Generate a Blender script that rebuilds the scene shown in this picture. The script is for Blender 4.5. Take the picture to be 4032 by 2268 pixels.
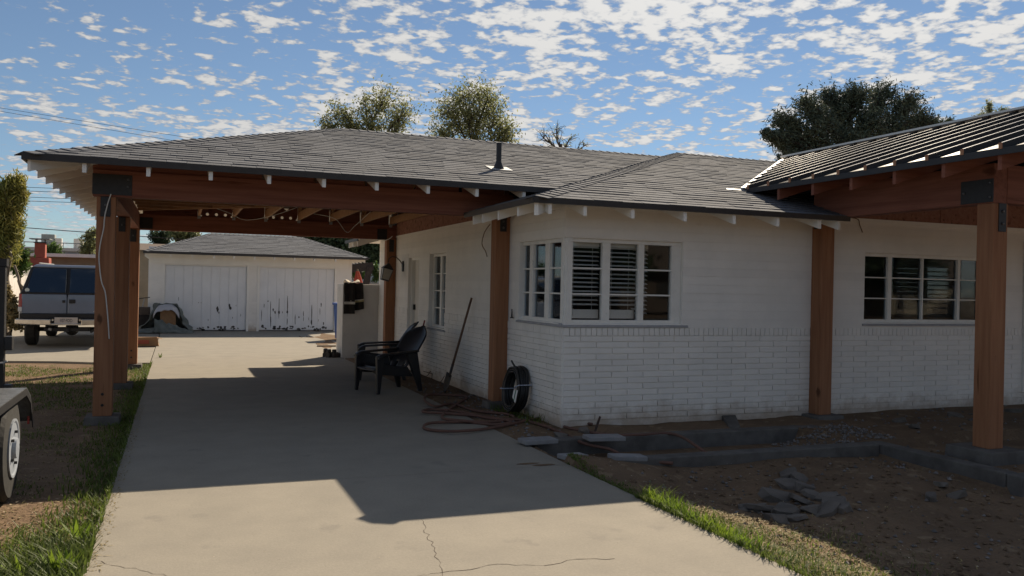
import bpy, bmesh, math, random
import numpy as np
from mathutils import Vector, Matrix, Quaternion
random.seed(7); rng = np.random.default_rng(11)
for o in list(bpy.data.objects): bpy.data.objects.remove(o)
sc = bpy.context.scene
col = sc.collection

# ---------------------------------------------------------------- camera
CAMH = 1.56; FPX = 3350.0
YAW, PIT, ROL = (math.radians(a) for a in (21.43, -0.07, 1.18))
_f = np.array([math.sin(YAW)*math.cos(PIT), math.cos(YAW)*math.cos(PIT), math.sin(PIT)])
_r = np.array([math.cos(YAW), -math.sin(YAW), 0.0]); _u = np.cross(_r, _f)
RT = math.cos(ROL)*_r + math.sin(ROL)*_u; UP = -math.sin(ROL)*_r + math.cos(ROL)*_u; FW = _f
cd = bpy.data.cameras.new('camera'); cam = bpy.data.objects.new('camera', cd); col.objects.link(cam)
cd.sensor_width = 36; cd.lens = FPX/4032*36; cd.clip_start = .05; cd.clip_end = 3000
M = Matrix(((RT[0], UP[0], -FW[0], 0), (RT[1], UP[1], -FW[1], 0), (RT[2], UP[2], -FW[2], CAMH), (0, 0, 0, 1)))
cam.matrix_world = M
sc.camera = cam
# photo pixel (4032 wide) -> ray -> point on the plane it touches
def ray(x, y): return (FW*FPX + RT*(x-2016) - UP*(y-1134))/FPX
def onz(x, y, z=0.0):
    d = ray(x, y); return np.array([0, 0, CAMH]) + d*((z-CAMH)/d[2])
def ony(x, y, Y):
    d = ray(x, y); return np.array([0, 0, CAMH]) + d*(Y/d[1])
def onx(x, y, X):
    d = ray(x, y); return np.array([0, 0, CAMH]) + d*(X/d[0])

# ---------------------------------------------------------------- world, sun, exposure
SUNV = Vector((.867, 1.006, 1.0)).normalized()
ELEV = math.asin(SUNV.z); AZ = math.atan2(SUNV.x, SUNV.y)
w = bpy.data.worlds.new('World'); sc.world = w; w.use_nodes = True
nt = w.node_tree; nt.nodes.clear(); L = nt.links.new
def N(t, **k):
    n = nt.nodes.new(t)
    for a, b in k.items(): setattr(n, a, b)
    return n
def math_n(op, a, b=None, c=None, clamp=False):
    n = N('ShaderNodeMath', operation=op, use_clamp=clamp)
    for i, s in enumerate((a, b, c)):
        if s is None: continue
        if isinstance(s, (int, float)): n.inputs[i].default_value = s
        else: L(s, n.inputs[i])
    return n.outputs[0]
def sstep(x, a, b):
    n = N('ShaderNodeMapRange', interpolation_type='SMOOTHSTEP'); L(x, n.inputs[0])
    n.inputs[1].default_value = a; n.inputs[2].default_value = b
    return n.outputs[0]
out = N('ShaderNodeOutputWorld'); bg = N('ShaderNodeBackground')
sky = N('ShaderNodeTexSky', sky_type='NISHITA', sun_disc=False, sun_elevation=ELEV, sun_rotation=AZ)
sky.air_density = 1.0; sky.dust_density = 0.0; sky.ozone_density = 4.0; sky.altitude = 350
SKY_STR = 0.053
bg.inputs[1].default_value = SKY_STR
tc = N('ShaderNodeTexCoord'); sp = N('ShaderNodeSeparateXYZ'); L(tc.outputs['Generated'], sp.inputs[0])
zc = math_n('ADD', math_n('MAXIMUM', sp.outputs[2], 0.0), .13)
cx = math_n('DIVIDE', sp.outputs[0], zc); cy = math_n('DIVIDE', sp.outputs[1], zc)
cv = N('ShaderNodeCombineXYZ'); L(cx, cv.inputs[0]); L(cy, cv.inputs[1])
def noise(vec, scale, detail=4, rough=.5, dist=0.0, off=(0, 0, 0), sc3=(1, 1, 1), rot=0.0):
    mp = N('ShaderNodeMapping'); L(vec, mp.inputs[0]); mp.inputs[1].default_value = off; mp.inputs[3].default_value = sc3; mp.inputs[2].default_value = (0, 0, rot)
    n = N('ShaderNodeTexNoise'); L(mp.outputs[0], n.inputs['Vector']); n.inputs['Scale'].default_value = scale
    n.inputs['Detail'].default_value = detail; n.inputs['Roughness'].default_value = rough; n.inputs['Distortion'].default_value = dist
    return n.outputs[0]
CV = cv.outputs[0]
n_big = noise(CV, .9, 2, .5, 0, (3.1, 1.7, 0))
n_mid = noise(CV, 4.2, 3, .5, .2, (1.3, 4.2, 0))
n_cell = noise(CV, 16.0, 2.0, .5, .1, (7.7, 2.1, 0))
n_fine = noise(CV, 40.0, 6, .62, .3, (2.2, 9.1, 0))
dens = math_n('ADD', n_cell, math_n('MULTIPLY', math_n('SUBTRACT', n_fine, .5), .50))
dens = math_n('ADD', dens, math_n('MULTIPLY', math_n('SUBTRACT', n_mid, .5), .70))
dens = math_n('ADD', dens, math_n('MULTIPLY', math_n('SUBTRACT', n_big, .5), .55))
# the cloud sheet thickens towards the sun's side of the sky
dots = N('ShaderNodeVectorMath', operation='DOT_PRODUCT'); L(tc.outputs['Generated'], dots.inputs[0]); dots.inputs[1].default_value = tuple(SUNV)
nearsun = math_n('MAXIMUM', dots.outputs[1], 0.0)
dens = math_n('ADD', dens, math_n('MULTIPLY', math_n('POWER', nearsun, 12.0), .16))
mask = sstep(dens, .495, .635)
hz = sstep(sp.outputs[2], .0, .11)
mask = math_n('MULTIPLY', mask, math_n('ADD', math_n('MULTIPLY', hz, .45), .55))
shade = sstep(dens, .52, .74)
ccol = N('ShaderNodeMixRGB'); L(shade, ccol.inputs[0])
ccol.inputs[1].default_value = (5.1, 5.6, 6.4, 1); ccol.inputs[2].default_value = (9.2, 9.1, 8.9, 1)
boost = N('ShaderNodeMixRGB', blend_type='MULTIPLY'); boost.inputs[0].default_value = 1; L(ccol.outputs[0], boost.inputs[1])
bv = math_n('ADD', math_n('MULTIPLY', math_n('POWER', nearsun, 8.0), .35), .85)
L(bv, boost.inputs[2])
mixc = N('ShaderNodeMixRGB'); L(mask, mixc.inputs[0])
hs = N('ShaderNodeHueSaturation'); hs.inputs['Saturation'].default_value = .84; hs.inputs['Value'].default_value = .90; L(sky.outputs[0], hs.inputs['Color'])
tint = N('ShaderNodeMixRGB', blend_type='MULTIPLY'); tint.inputs[0].default_value = 1; L(hs.outputs[0], tint.inputs[1]); tint.inputs[2].default_value = (.88, .98, 1.04, 1); L(tint.outputs[0], mixc.inputs[1]); L(boost.outputs[0], mixc.inputs[2])
L(mixc.outputs[0], bg.inputs[0]); L(bg.outputs[0], out.inputs[0])

sl = bpy.data.lights.new('sun', 'SUN'); sl.energy = 5.0; sl.angle = math.radians(.53); sl.color = (1.0, .85, .65)
so = bpy.data.objects.new('sun', sl); col.objects.link(so); so.location = (20, 24, 30)
so.rotation_mode = 'QUATERNION'; so.rotation_quaternion = (-SUNV).to_track_quat('-Z', 'Y')
vs = sc.view_settings; vs.view_transform = 'Standard'; vs.look = 'None'; vs.exposure = 0.64; vs.gamma = 1.0; vs.use_curve_mapping = False
sc.render.engine = 'CYCLES'

# ---------------------------------------------------------------- materials
MAT = {}
def mat(name, c1, c2=None, scale=6.0, rough=.8, bump=0.0, bscale=40.0, metallic=0.0, spec=.4, stretch=(1, 1, 1), rnd=0.0, detail=6.0, lo=.35, hi=.65,
        trans=0.0, coords='Object', spots=None, spot_scale=3.0, spot_thr=.72, transm=0.0, coat=0.0, bdist=.01, knots=None, kst=(1, 1, 1), speck=0.0, splash=None):
    m = bpy.data.materials.new(name); m.use_nodes = True
    t = m.node_tree; nd = t.nodes; lk = t.links.new
    b = nd['Principled BSDF']; o_ = nd['Material Output']
    b.inputs['Roughness'].default_value = rough; b.inputs['Metallic'].default_value = metallic
    b.inputs['Specular IOR Level'].default_value = spec; b.inputs['Coat Weight'].default_value = coat
    c2 = c2 or c1
    tcn = nd.new('ShaderNodeTexCoord')
    if coords == 'World':
        g = nd.new('ShaderNodeNewGeometry'); vec = g.outputs['Position']
    else: vec = tcn.outputs['Object']
    oi = nd.new('ShaderNodeObjectInfo'); geo = nd.new('ShaderNodeNewGeometry')
    off = nd.new('ShaderNodeVectorMath'); off.operation = 'ADD'; lk(vec, off.inputs[0])
    cmb = nd.new('ShaderNodeMath'); cmb.operation = 'MULTIPLY'; lk(oi.outputs['Random'], cmb.inputs[0]); cmb.inputs[1].default_value = 37.0 if coords != 'World' else 0.0
    lk(cmb.outputs[0], off.inputs[1])
    mp = nd.new('ShaderNodeMapping'); lk(off.outputs[0], mp.inputs[0]); mp.inputs[3].default_value = stretch
    n1 = nd.new('ShaderNodeTexNoise'); lk(mp.outputs[0], n1.inputs['Vector']); n1.inputs['Scale'].default_value = scale; n1.inputs['Detail'].default_value = detail; n1.inputs['Roughness'].default_value = .6
    mr = nd.new('ShaderNodeMapRange'); lk(n1.outputs[0], mr.inputs[0]); mr.inputs[1].default_value = lo; mr.inputs[2].default_value = hi
    mx = nd.new('ShaderNodeMixRGB'); lk(mr.outputs[0], mx.inputs[0]); mx.inputs[1].default_value = (*c1, 1); mx.inputs[2].default_value = (*c2, 1)
    cur = mx.outputs[0]
    if spots is not None:
        n2 = nd.new('ShaderNodeTexNoise'); lk(mp.outputs[0], n2.inputs['Vector']); n2.inputs['Scale'].default_value = spot_scale; n2.inputs['Detail'].default_value = 3
        r2 = nd.new('ShaderNodeMapRange'); lk(n2.outputs[0], r2.inputs[0]); r2.inputs[1].default_value = spot_thr-.06; r2.inputs[2].default_value = spot_thr
        m2 = nd.new('ShaderNodeMixRGB'); lk(r2.outputs[0], m2.inputs[0]); lk(cur, m2.inputs[1]); m2.inputs[2].default_value = (*spots, 1); cur = m2.outputs[0]
    if knots is not None:
        mk = nd.new('ShaderNodeMapping'); lk(off.outputs[0], mk.inputs[0]); mk.inputs[3].default_value = kst
        vo = nd.new('ShaderNodeTexVoronoi'); lk(mk.outputs[0], vo.inputs['Vector']); vo.inputs['Scale'].default_value = 1.0
        kn = nd.new('ShaderNodeTexNoise'); lk(mk.outputs[0], kn.inputs['Vector']); kn.inputs['Scale'].default_value = 9.0
        ka = nd.new('ShaderNodeMath'); ka.operation = 'MULTIPLY_ADD'; lk(kn.outputs[0], ka.inputs[0]); ka.inputs[1].default_value = .12; lk(vo.outputs['Distance'], ka.inputs[2])
        kr = nd.new('ShaderNodeMapRange'); lk(ka.outputs[0], kr.inputs[0]); kr.inputs[1].default_value = .13; kr.inputs[2].default_value = .19; kr.inputs[3].default_value = .8; kr.inputs[4].default_value = 0
        km = nd.new('ShaderNodeMixRGB'); lk(kr.outputs[0], km.inputs[0]); lk(cur, km.inputs[1]); km.inputs[2].default_value = (*knots, 1); cur = km.outputs[0]
    if speck > 0:
        sn = nd.new('ShaderNodeTexNoise'); lk(off.outputs[0], sn.inputs['Vector']); sn.inputs['Scale'].default_value = 55.0; sn.inputs['Detail'].default_value = 4; sn.inputs['Roughness'].default_value = .8
        sr = nd.new('ShaderNodeMapRange'); lk(sn.outputs[0], sr.inputs[0]); sr.inputs[1].default_value = .3; sr.inputs[2].default_value = .7; sr.inputs[3].default_value = 1-speck; sr.inputs[4].default_value = 1+speck
        sm = nd.new('ShaderNodeMixRGB'); sm.blend_type = 'MULTIPLY'; sm.inputs[0].default_value = 1; lk(cur, sm.inputs[1]); lk(sr.outputs[0], sm.inputs[2]); cur = sm.outputs[0]
    if splash is not None:
        sx_ = nd.new('ShaderNodeSeparateXYZ'); lk(geo.outputs['Position'], sx_.inputs[0])
        pn = nd.new('ShaderNodeTexNoise'); lk(geo.outputs['Position'], pn.inputs['Vector']); pn.inputs['Scale'].default_value = 5.0; pn.inputs['Detail'].default_value = 8; pn.inputs['Roughness'].default_value = .7
        pa = nd.new('ShaderNodeMath'); pa.operation = 'MULTIPLY_ADD'; lk(pn.outputs[0], pa.inputs[0]); pa.inputs[1].default_value = -.55; lk(sx_.outputs[2], pa.inputs[2])
        pr = nd.new('ShaderNodeMapRange'); lk(pa.outputs[0], pr.inputs[0]); pr.inputs[1].default_value = -.26; pr.inputs[2].default_value = -.02; pr.inputs[3].default_value = .75; pr.inputs[4].default_value = 0
        px_ = nd.new('ShaderNodeMixRGB'); lk(pr.outputs[0], px_.inputs[0]); lk(cur, px_.inputs[1]); px_.inputs[2].default_value = (*splash, 1); cur = px_.outputs[0]
    if rnd > 0:
        ad = nd.new('ShaderNodeMath'); ad.operation = 'ADD'; lk(geo.outputs['Random Per Island'], ad.inputs[0]); lk(oi.outputs['Random'], ad.inputs[1])
        fr = nd.new('ShaderNodeMath'); fr.operation = 'FRACT'; lk(ad.outputs[0], fr.inputs[0])
        r3 = nd.new('ShaderNodeMapRange'); lk(fr.outputs[0], r3.inputs[0]); r3.inputs[3].default_value = 1-rnd; r3.inputs[4].default_value = 1+rnd
        m3 = nd.new('ShaderNodeMixRGB'); m3.blend_type = 'MULTIPLY'; m3.inputs[0].default_value = 1; lk(cur, m3.inputs[1]); lk(r3.outputs[0], m3.inputs[2]); cur = m3.outputs[0]
    lk(cur, b.inputs['Base Color'])
    if bump > 0:
        n4 = nd.new('ShaderNodeTexNoise'); lk(mp.outputs[0], n4.inputs['Vector']); n4.inputs['Scale'].default_value = bscale; n4.inputs['Detail'].default_value = 5
        bp = nd.new('ShaderNodeBump'); bp.inputs['Strength'].default_value = bump; bp.inputs['Distance'].default_value = bdist; lk(n4.outputs[0], bp.inputs['Height']); lk(bp.outputs[0], b.inputs['Normal'])
    if trans > 0:
        tr = nd.new('ShaderNodeBsdfTranslucent'); lk(cur, tr.inputs[0]); ms = nd.new('ShaderNodeMixShader'); ms.inputs[0].default_value = trans
        lk(b.outputs[0], ms.inputs[1]); lk(tr.outputs[0], ms.inputs[2]); lk(ms.outputs[0], o_.inputs[0])
    MAT[name] = m; return m

def glass_mat(name, tint, mixv):
    m = bpy.data.materials.new(name); m.use_nodes = True; t = m.node_tree; nd = t.nodes; lk = t.links.new
    nd.remove(nd['Principled BSDF']); o_ = nd['Material Output']
    tr = nd.new('ShaderNodeBsdfTransparent'); tr.inputs[0].default_value = (*tint, 1)
    gl = nd.new('ShaderNodeBsdfGlossy'); gl.inputs[1].default_value = .03; gl.inputs[0].default_value = (.9, .95, 1, 1)
    fr = nd.new('ShaderNodeFresnel'); fr.inputs[0].default_value = 1.5
    ad = nd.new('ShaderNodeMath'); ad.operation = 'ADD'; lk(fr.outputs[0], ad.inputs[0]); ad.inputs[1].default_value = mixv
    ms = nd.new('ShaderNodeMixShader'); lk(ad.outputs[0], ms.inputs[0]); lk(tr.outputs[0], ms.inputs[1]); lk(gl.outputs[0], ms.inputs[2]); lk(ms.outputs[0], o_.inputs[0])
    MAT[name] = m
mat('concrete', (.272, .248, .207), (.238, .218, .184), 2.3, .9, .35, 70, coords='World', spots=(.225, .206, .176), spot_scale=2.6, spot_thr=.70, bdist=.004, spec=.15, detail=12, speck=.10)
mat('footing', (.145, .137, .128), (.095, .088, .082), 5, .95, .4, 50, coords='World', spec=.15)
mat('paver', (.27, .27, .275), (.215, .215, .22), 9, .9, .3, 60, spec=.2)
mat('dirt', (.185, .127, .082), (.135, .093, .062), 2.2, 1.0, .8, 28, coords='World', spots=(.22, .16, .105), spot_scale=6.0, spot_thr=.66, bdist=.03, spec=.1)
mat('dirt_gray', (.13, .11, .09), (.10, .082, .07), 3.5, 1.0, .8, 30, coords='World', bdist=.03, spec=.1)
mat('brick_paint', (.83, .80, .75), (.77, .745, .70), 3.0, .75, .35, 38, coords='World', rnd=.03, bdist=.005, spec=.25, splash=(.36, .27, .19))
mat('white_paint', (.84, .82, .77), (.79, .77, .72), 3.5, .6, .08, 40, coords='World', spec=.3)
mat('frame_paint', (.80, .78, .73), (.72, .70, .65), 8, .55, .1, 60, coords='World', spots=(.40, .37, .33), spot_scale=16, spot_thr=.77, spec=.35)
mat('garage_paint', (.78, .79, .80), (.72, .73, .745), 2.5, .65, .1, 40, coords='World', spec=.3)
mat('peeled_wood', (.10, .095, .09), (.06, .058, .055), 14, .9)
for ax, st in (('x', (.35, 7, 7)), ('y', (7, .35, 7)), ('z', (7, 7, .35))):
    mat('cedar_'+ax, (.27, .11, .072), (.19, .07, .045), 3.0, .72, .12, 12, stretch=st, coords='World', spots=(.10, .03, .015), spot_scale=2.4, spot_thr=.74, bdist=.003, spec=.25, knots=(.07, .025, .014), kst={'x': (1.1, 2.6, 2.6), 'y': (2.6, 1.1, 2.6), 'z': (2.6, 2.6, 1.1)}[ax])
mat('post_wood', (.34, .165, .085), (.25, .11, .055), 3.0, .72, .12, 12, stretch=(7, 7, .35), coords='World', spots=(.12, .045, .02), spot_scale=2.4, spot_thr=.73, bdist=.003, spec=.25, knots=(.07, .028, .014), kst=(3.2, 3.2, 1.7))
mat('framing', (.38, .21, .105), (.30, .16, .08), 3, .8, .1, 14, stretch=(3, 3, 3), coords='World')
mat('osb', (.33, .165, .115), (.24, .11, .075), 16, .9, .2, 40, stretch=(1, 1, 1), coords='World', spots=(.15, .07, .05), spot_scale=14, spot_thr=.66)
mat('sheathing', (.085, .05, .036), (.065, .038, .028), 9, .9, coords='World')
mat('shingle', (.145, .152, .168), (.105, .110, .123), 30, .95, .5, 140, coords='World', rnd=.16, bdist=.004, spec=.15)
mat('drip_edge', (.018, .019, .022), (.026, .026, .03), 10, .45, spec=.5)
mat('iron', (.012, .012, .013), (.02, .02, .021), 20, .5, .05, 60, spec=.5)
mat('bolt', (.12, .12, .12), None, 5, .4, metallic=.9)
mat('metal_roof', (.030, .031, .034), (.024, .025, .028), 3, .20, .02, 4, spec=.5, coords='World')
mat('brown_end', (.42, .22, .12), (.36, .17, .09), 12, .6)
mat('galv', (.40, .41, .42), (.32, .33, .34), 8, .6, metallic=.2)
mat('vent_black', (.02, .02, .022), None, 5, .5)
mat('blind', (.88, .86, .82), (.85, .83, .79), 6, .6, coords='World')
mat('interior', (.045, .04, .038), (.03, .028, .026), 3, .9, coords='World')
mat('interior_tan', (.20, .16, .12), (.14, .11, .085), 3, .9, coords='World')
glass_mat('glass', (.93, .94, .94), -.02)
glass_mat('car_glass', (.10, .13, .17), .05)
mat('sill', (.40, .40, .41), (.33, .33, .34), 9, .8, .2, 40, coords='World')
mat('black_plastic', (.012, .0125, .015), (.018, .018, .021), 6, .42, .05, 60, spec=.5)
mat('rubber', (.018, .018, .018), (.028, .027, .025), 12, .8, .2, 40)
mat('poly_pipe', (.014, .014, .015), (.022, .022, .022), 14, .45, spec=.5)
mat('hose', (.15, .075, .055), (.11, .06, .045), 9, .75, .2, 40)
mat('label_white', (.74, .74, .72), None, 8, .7)
mat('label_green', (.03, .16, .09), None, 8, .7)
mat('strap', (.45, .50, .62), None, 8, .6)
mat('shovel_wood', (.17, .10, .065), (.12, .07, .045), 4, .7, stretch=(8, 8, .6))
mat('shovel_steel', (.05, .05, .052), (.09, .075, .06), 10, .6, metallic=.5)
mat('red_paint', (.24, .03, .03), None, 8, .5)
mat('red_fabric', (.42, .09, .06), (.33, .06, .045), 6, .85, trans=.25)
mat('jacket', (.028, .024, .021), (.018, .016, .015), 10, .9, .5, 50)
mat('reflective', (.42, .36, .17), (.34, .30, .15), 14, .5)
mat('silver_trim', (.60, .58, .52), None, 14, .4)
mat('cream_cloth', (.62, .56, .46), (.5, .44, .36), 12, .9)
mat('leather', (.02, .018, .018), (.035, .03, .027), 9, .55)
mat('tarp', (.16, .175, .165), (.10, .115, .105), 5, .7, .3, 14)
mat('tarp_pale', (.46, .45, .46), (.38, .37, .39), 5, .75, .2, 14)
mat('cardboard', (.30, .18, .095), (.24, .14, .075), 6, .9)
mat('cardboard_print', (.30, .075, .05), None, 6, .9)
mat('blue_plastic', (.03, .10, .34), None, 6, .45)
mat('suv_paint', (.13, .16, .22), (.11, .14, .195), 2, .32, spec=.5, coat=.5)
mat('suv_black', (.012, .012, .014), None, 8, .5)
mat('chrome', (.66, .62, .55), (.50, .46, .40), 9, .3, metallic=.85)
mat('tail_red', (.30, .02, .02), (.22, .015, .015), 8, .25, coat=.5)
mat('tail_white', (.55, .55, .55), None, 8, .25)
mat('plate', (.52, .47, .42), (.45, .40, .38), 9, .5)
mat('ink', (.03, .035, .05), None, 5, .6)
mat('decal', (.55, .6, .58), None, 5, .6)
mat('rim_white', (.34, .37, .42), (.27, .30, .34), 8, .45)
mat('trailer_black', (.014, .014, .016), (.022, .021, .021), 9, .5)
mat('fender_metal', (.18, .185, .19), (.09, .093, .096), 18, .45, .4, 60, metallic=.5)
mat('block_gray', (.34, .33, .31), (.28, .27, .255), 5, .95, .3, 40, coords='World')
mat('block_white', (.66, .63, .58), (.56, .53, .49), 4, .9, .2, 40, coords='World')
mat('tan_stucco', (.30, .26, .19), (.25, .215, .16), 3, .95, coords='World')
mat('brown_roof', (.12, .09, .07), (.10, .075, .06), 6, .95, coords='World')
mat('stucco_white', (.62, .60, .56), (.55, .53, .50), 3, .9, .2, 60, coords='World')
mat('chimney_red', (.40, .10, .065), (.33, .08, .055), 6, .85, .2, 30, coords='World')
mat('hvac', (.30, .32, .31), (.24, .255, .25), 6, .6, coords='World')
mat('steel_blue', (.34, .39, .44), (.29, .33, .38), 4, .6, coords='World')
mat('dark_timber', (.035, .028, .026), (.05, .04, .036), 8, .9)
mat('bark', (.10, .078, .06), (.06, .047, .037), 12, .95, .6, 20, stretch=(2, 2, .5))
mat('bark_light', (.22, .175, .13), (.15, .12, .09), 12, .95, .4, 20, stretch=(2, 2, .5))
mat('leaf_olive', (.27, .28, .13), (.17, .19, .085), 1.2, .6, rnd=.45, trans=.5, spec=.3)
mat('leaf_yellow', (.34, .28, .07), (.17, .20, .05), .9, .6, rnd=.35, trans=.4, spec=.3)
mat('leaf_green', (.075, .125, .03), (.045, .08, .02), 1.0, .6, rnd=.4, trans=.35, spec=.3)
mat('leaf_pine', (.105, .13, .09), (.065, .085, .062), .8, .7, rnd=.4, trans=.12, spec=.2)
mat('leaf_dark', (.06, .085, .04), (.035, .055, .028), .8, .7, rnd=.4, trans=.2, spec=.2)
mat('grass_green', (.125, .17, .034), (.078, .11, .024), 2.5, .55, rnd=.35, trans=.45, coords='World', spec=.3)
mat('grass_bright', (.20, .28, .03), (.14, .22, .025), 2.5, .5, rnd=.3, trans=.5, spec=.3)
mat('grass_dry', (.30, .235, .12), (.20, .165, .08), 3, .8, rnd=.35, trans=.2, coords='World', spec=.2)
mat('litter', (.42, .36, .27), (.27, .21, .15), 5, .9, rnd=.4)
mat('gravel', (.18, .165, .155), (.13, .12, .115), 6, .95, rnd=.35)
mat('chunk', (.155, .135, .118), (.105, .092, .08), 6, .95, .6, 30, rnd=.1)
mat('wire_white', (.62, .60, .56), None, 5, .6)
mat('wire_dark', (.04, .035, .03), None, 5, .7)
mat('wire_brown', (.20, .12, .07), None, 5, .7)
mat('lantern_glass', (.62, .58, .50), (.55, .50, .43), 8, .25, trans=.35)
mat('door_paint', (.70, .67, .61), (.66, .63, .57), 3, .55, coords='World')
mat('window_film', (.42, .44, .42), (.34, .36, .34), 3, .8, coords='World')
mat('asphalt', (.06, .06, .06), (.05, .05, .05), 9, .95, .3, 60, coords='World')
mat('suv_red', (.30, .02, .02), None, 4, .3, coat=.5)
mat('rebar', (.05, .035, .03), (.08, .05, .04), 12, .9)

# ---------------------------------------------------------------- mesh helpers
class MB:
    def __init__(s): s.v = []; s.f = []
    def add(s, vs_, fs_):
        n = len(s.v); s.v += [tuple(map(float, p)) for p in vs_]; s.f += [tuple(i+n for i in f) for f in fs_]; return s
    def box(s, x0, x1, y0, y1, z0, z1):
        p = [(x0, y0, z0), (x1, y0, z0), (x1, y1, z0), (x0, y1, z0), (x0, y0, z1), (x1, y0, z1), (x1, y1, z1), (x0, y1, z1)]
        return s.hexa(p)
    def hexa(s, p): return s.add(p, [(0, 3, 2, 1), (4, 5, 6, 7), (0, 1, 5, 4), (1, 2, 6, 5), (2, 3, 7, 6), (3, 0, 4, 7)])
    def prism(s, poly, vec):
        n = len(poly); a = [np.array(p, float) for p in poly]; b = [p+np.array(vec, float) for p in a]
        return s.add(a+b, [tuple(range(n-1, -1, -1)), tuple(range(n, 2*n))]+[(i, (i+1) % n, n+(i+1) % n, n+i) for i in range(n)])
    def bar(s, p0, p1, w_, h_, up=(0, 0, 1)):
        p0 = np.array(p0, float); p1 = np.array(p1, float); d = p1-p0; d /= np.linalg.norm(d)
        u = np.array(up, float); sd = np.cross(d, u); sd /= np.linalg.norm(sd); u = np.cross(sd, d)
        q = []
        for c in (p0, p1):
            for a, b in ((-1, -1), (1, -1), (1, 1), (-1, 1)): q.append(c+sd*a*w_/2+u*b*h_/2)
        return s.hexa([q[0], q[1], q[2], q[3], q[4], q[5], q[6], q[7]])
    def tube(s, path, r, n=6, closed=False):
        P = [np.array(p, float) for p in path]; m = len(P); rs = r if isinstance(r, (list, tuple, np.ndarray)) else [r]*m
        base = len(s.v); ref = None
        for i in range(m):
            a = P[(i-1) % m] if (closed or i > 0) else P[i]; b = P[(i+1) % m] if (closed or i < m-1) else P[i]
            d = b-a; d /= (np.linalg.norm(d)+1e-12)
            if ref is None:
                ref = np.array([0, 0, 1.0]) if abs(d[2]) < .9 else np.array([1.0, 0, 0])
            e1 = ref-d*(ref@d); e1 /= (np.linalg.norm(e1)+1e-12); ref = e1; e2 = np.cross(d, e1)
            for k in range(n):
                t = 2*math.pi*k/n; s.v.append(tuple(P[i]+(e1*math.cos(t)+e2*math.sin(t))*rs[i]))
        rg = range(m) if closed else range(m-1)
        for i in rg:
            j = (i+1) % m
            for k in range(n): s.f.append((base+i*n+k, base+i*n+(k+1) % n, base+j*n+(k+1) % n, base+j*n+k))
        if not closed:
            s.f.append(tuple(base+k for k in range(n-1, -1, -1))); s.f.append(tuple(base+(m-1)*n+k for k in range(n)))
        return s
    def lathe(s, prof, c=(0, 0, 0), n=16, axis='z', seg=None):
        base = len(s.v); m = len(prof)
        for (r, h) in prof:
            for k in range(n):
                t = 2*math.pi*k/n; a, b = r*math.cos(t), r*math.sin(t)
                p = {'z': (a, b, h), 'x': (h, a, b), 'y': (a, h, b)}[axis]
                s.v.append((c[0]+p[0], c[1]+p[1], c[2]+p[2]))
        for i in range(m-1):
            for k in range(n): s.f.append((base+i*n+k, base+i*n+(k+1) % n, base+(i+1)*n+(k+1) % n, base+(i+1)*n+k))
        s.f.append(tuple(base+k for k in range(n-1, -1, -1))); s.f.append(tuple(base+(m-1)*n+k for k in range(n)))
        return s
    def grid(s, fn, nu, nv):
        base = len(s.v)
        for i in range(nu+1):
            for j in range(nv+1): s.v.append(tuple(map(float, fn(i/nu, j/nv))))
        for i in range(nu):
            for j in range(nv): s.f.append((base+i*(nv+1)+j, base+(i+1)*(nv+1)+j, base+(i+1)*(nv+1)+j+1, base+i*(nv+1)+j+1))
        return s
ORG = {}
def link(o, parent=None):
    col.objects.link(o)
    if parent is not None: o.parent = parent
def origin(p):
    return ORG.get(p.name, Vector((0, 0, 0))) if p is not None else Vector((0, 0, 0))
def build(mb, name, m, parent=None, smooth=False, local=False, recalc=True, bevel=0.0, at=None):
    """one mesh object; vertices given in world space unless local"""
    me = bpy.data.meshes.new(name)
    og = origin(parent) if not local else Vector((0, 0, 0))
    if at is not None: og = Vector(at)
    V = [(p[0]-og[0], p[1]-og[1], p[2]-og[2]) for p in mb.v]
    me.from_pydata(V, [], mb.f)
    if recalc:
        b = bmesh.new(); b.from_mesh(me); bmesh.ops.recalc_face_normals(b, faces=b.faces); b.to_mesh(me); b.free()
    me.materials.append(MAT[m] if isinstance(m, str) else m)
    if smooth:
        for p in me.polygons: p.use_smooth = True
    o = bpy.data.objects.new(name, me); link(o, parent)
    if at is not None and parent is None: o.location = at
    ORG[o.name] = origin(parent) if parent is not None else (Vector(at) if at is not None else Vector((0, 0, 0)))
    if bevel > 0:
        md = o.modifiers.new('bevel', 'BEVEL'); md.width = bevel; md.segments = 2; md.limit_method = 'ANGLE'
    return o
def thing(name, label, cat, loc=(0, 0, 0), group=None, rotz=0.0):
    o = bpy.data.objects.new(name, None); col.objects.link(o); o.location = loc; o.rotation_euler = (0, 0, rotz)
    o['label'] = label; o['category'] = cat; o.empty_display_size = .2
    if group: o['group'] = group
    ORG[o.name] = Vector(loc); return o
def tag(o, label, cat, group=None):
    o['label'] = label; o['category'] = cat
    if group: o['group'] = group
    return o
def struct(o): o['kind'] = 'structure'; return o
def stuff(o): o['kind'] = 'stuff'; return o
def piece(me, name, parent, loc, rot=None):
    """an object that shares mesh data, loc in world space"""
    o = bpy.data.objects.new(name, me); link(o, parent); g = origin(parent)
    if rot is None: o.location = (loc[0]-g[0], loc[1]-g[1], loc[2]-g[2])
    else:
        m4 = rot.to_4x4(); m4.translation = Vector(loc)-g; o.matrix_local = m4
    return o
def base_at(mb):
    a = np.array(mb.v); return (float(a[:, 0].mean()), float(a[:, 1].mean()), float(a[:, 2].min()))
def solo(mb, name, m, label, cat, group=None, smooth=False, bevel=0.0):
    """a thing that is one mesh, origin at its base"""
    return tag(build(mb, name, m, None, smooth, bevel=bevel, at=base_at(mb)), label, cat, group)
def nz(x, y=0.0, z=0.0):
    from mathutils import noise as _n
    return _n.noise((x, y, z))
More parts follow.
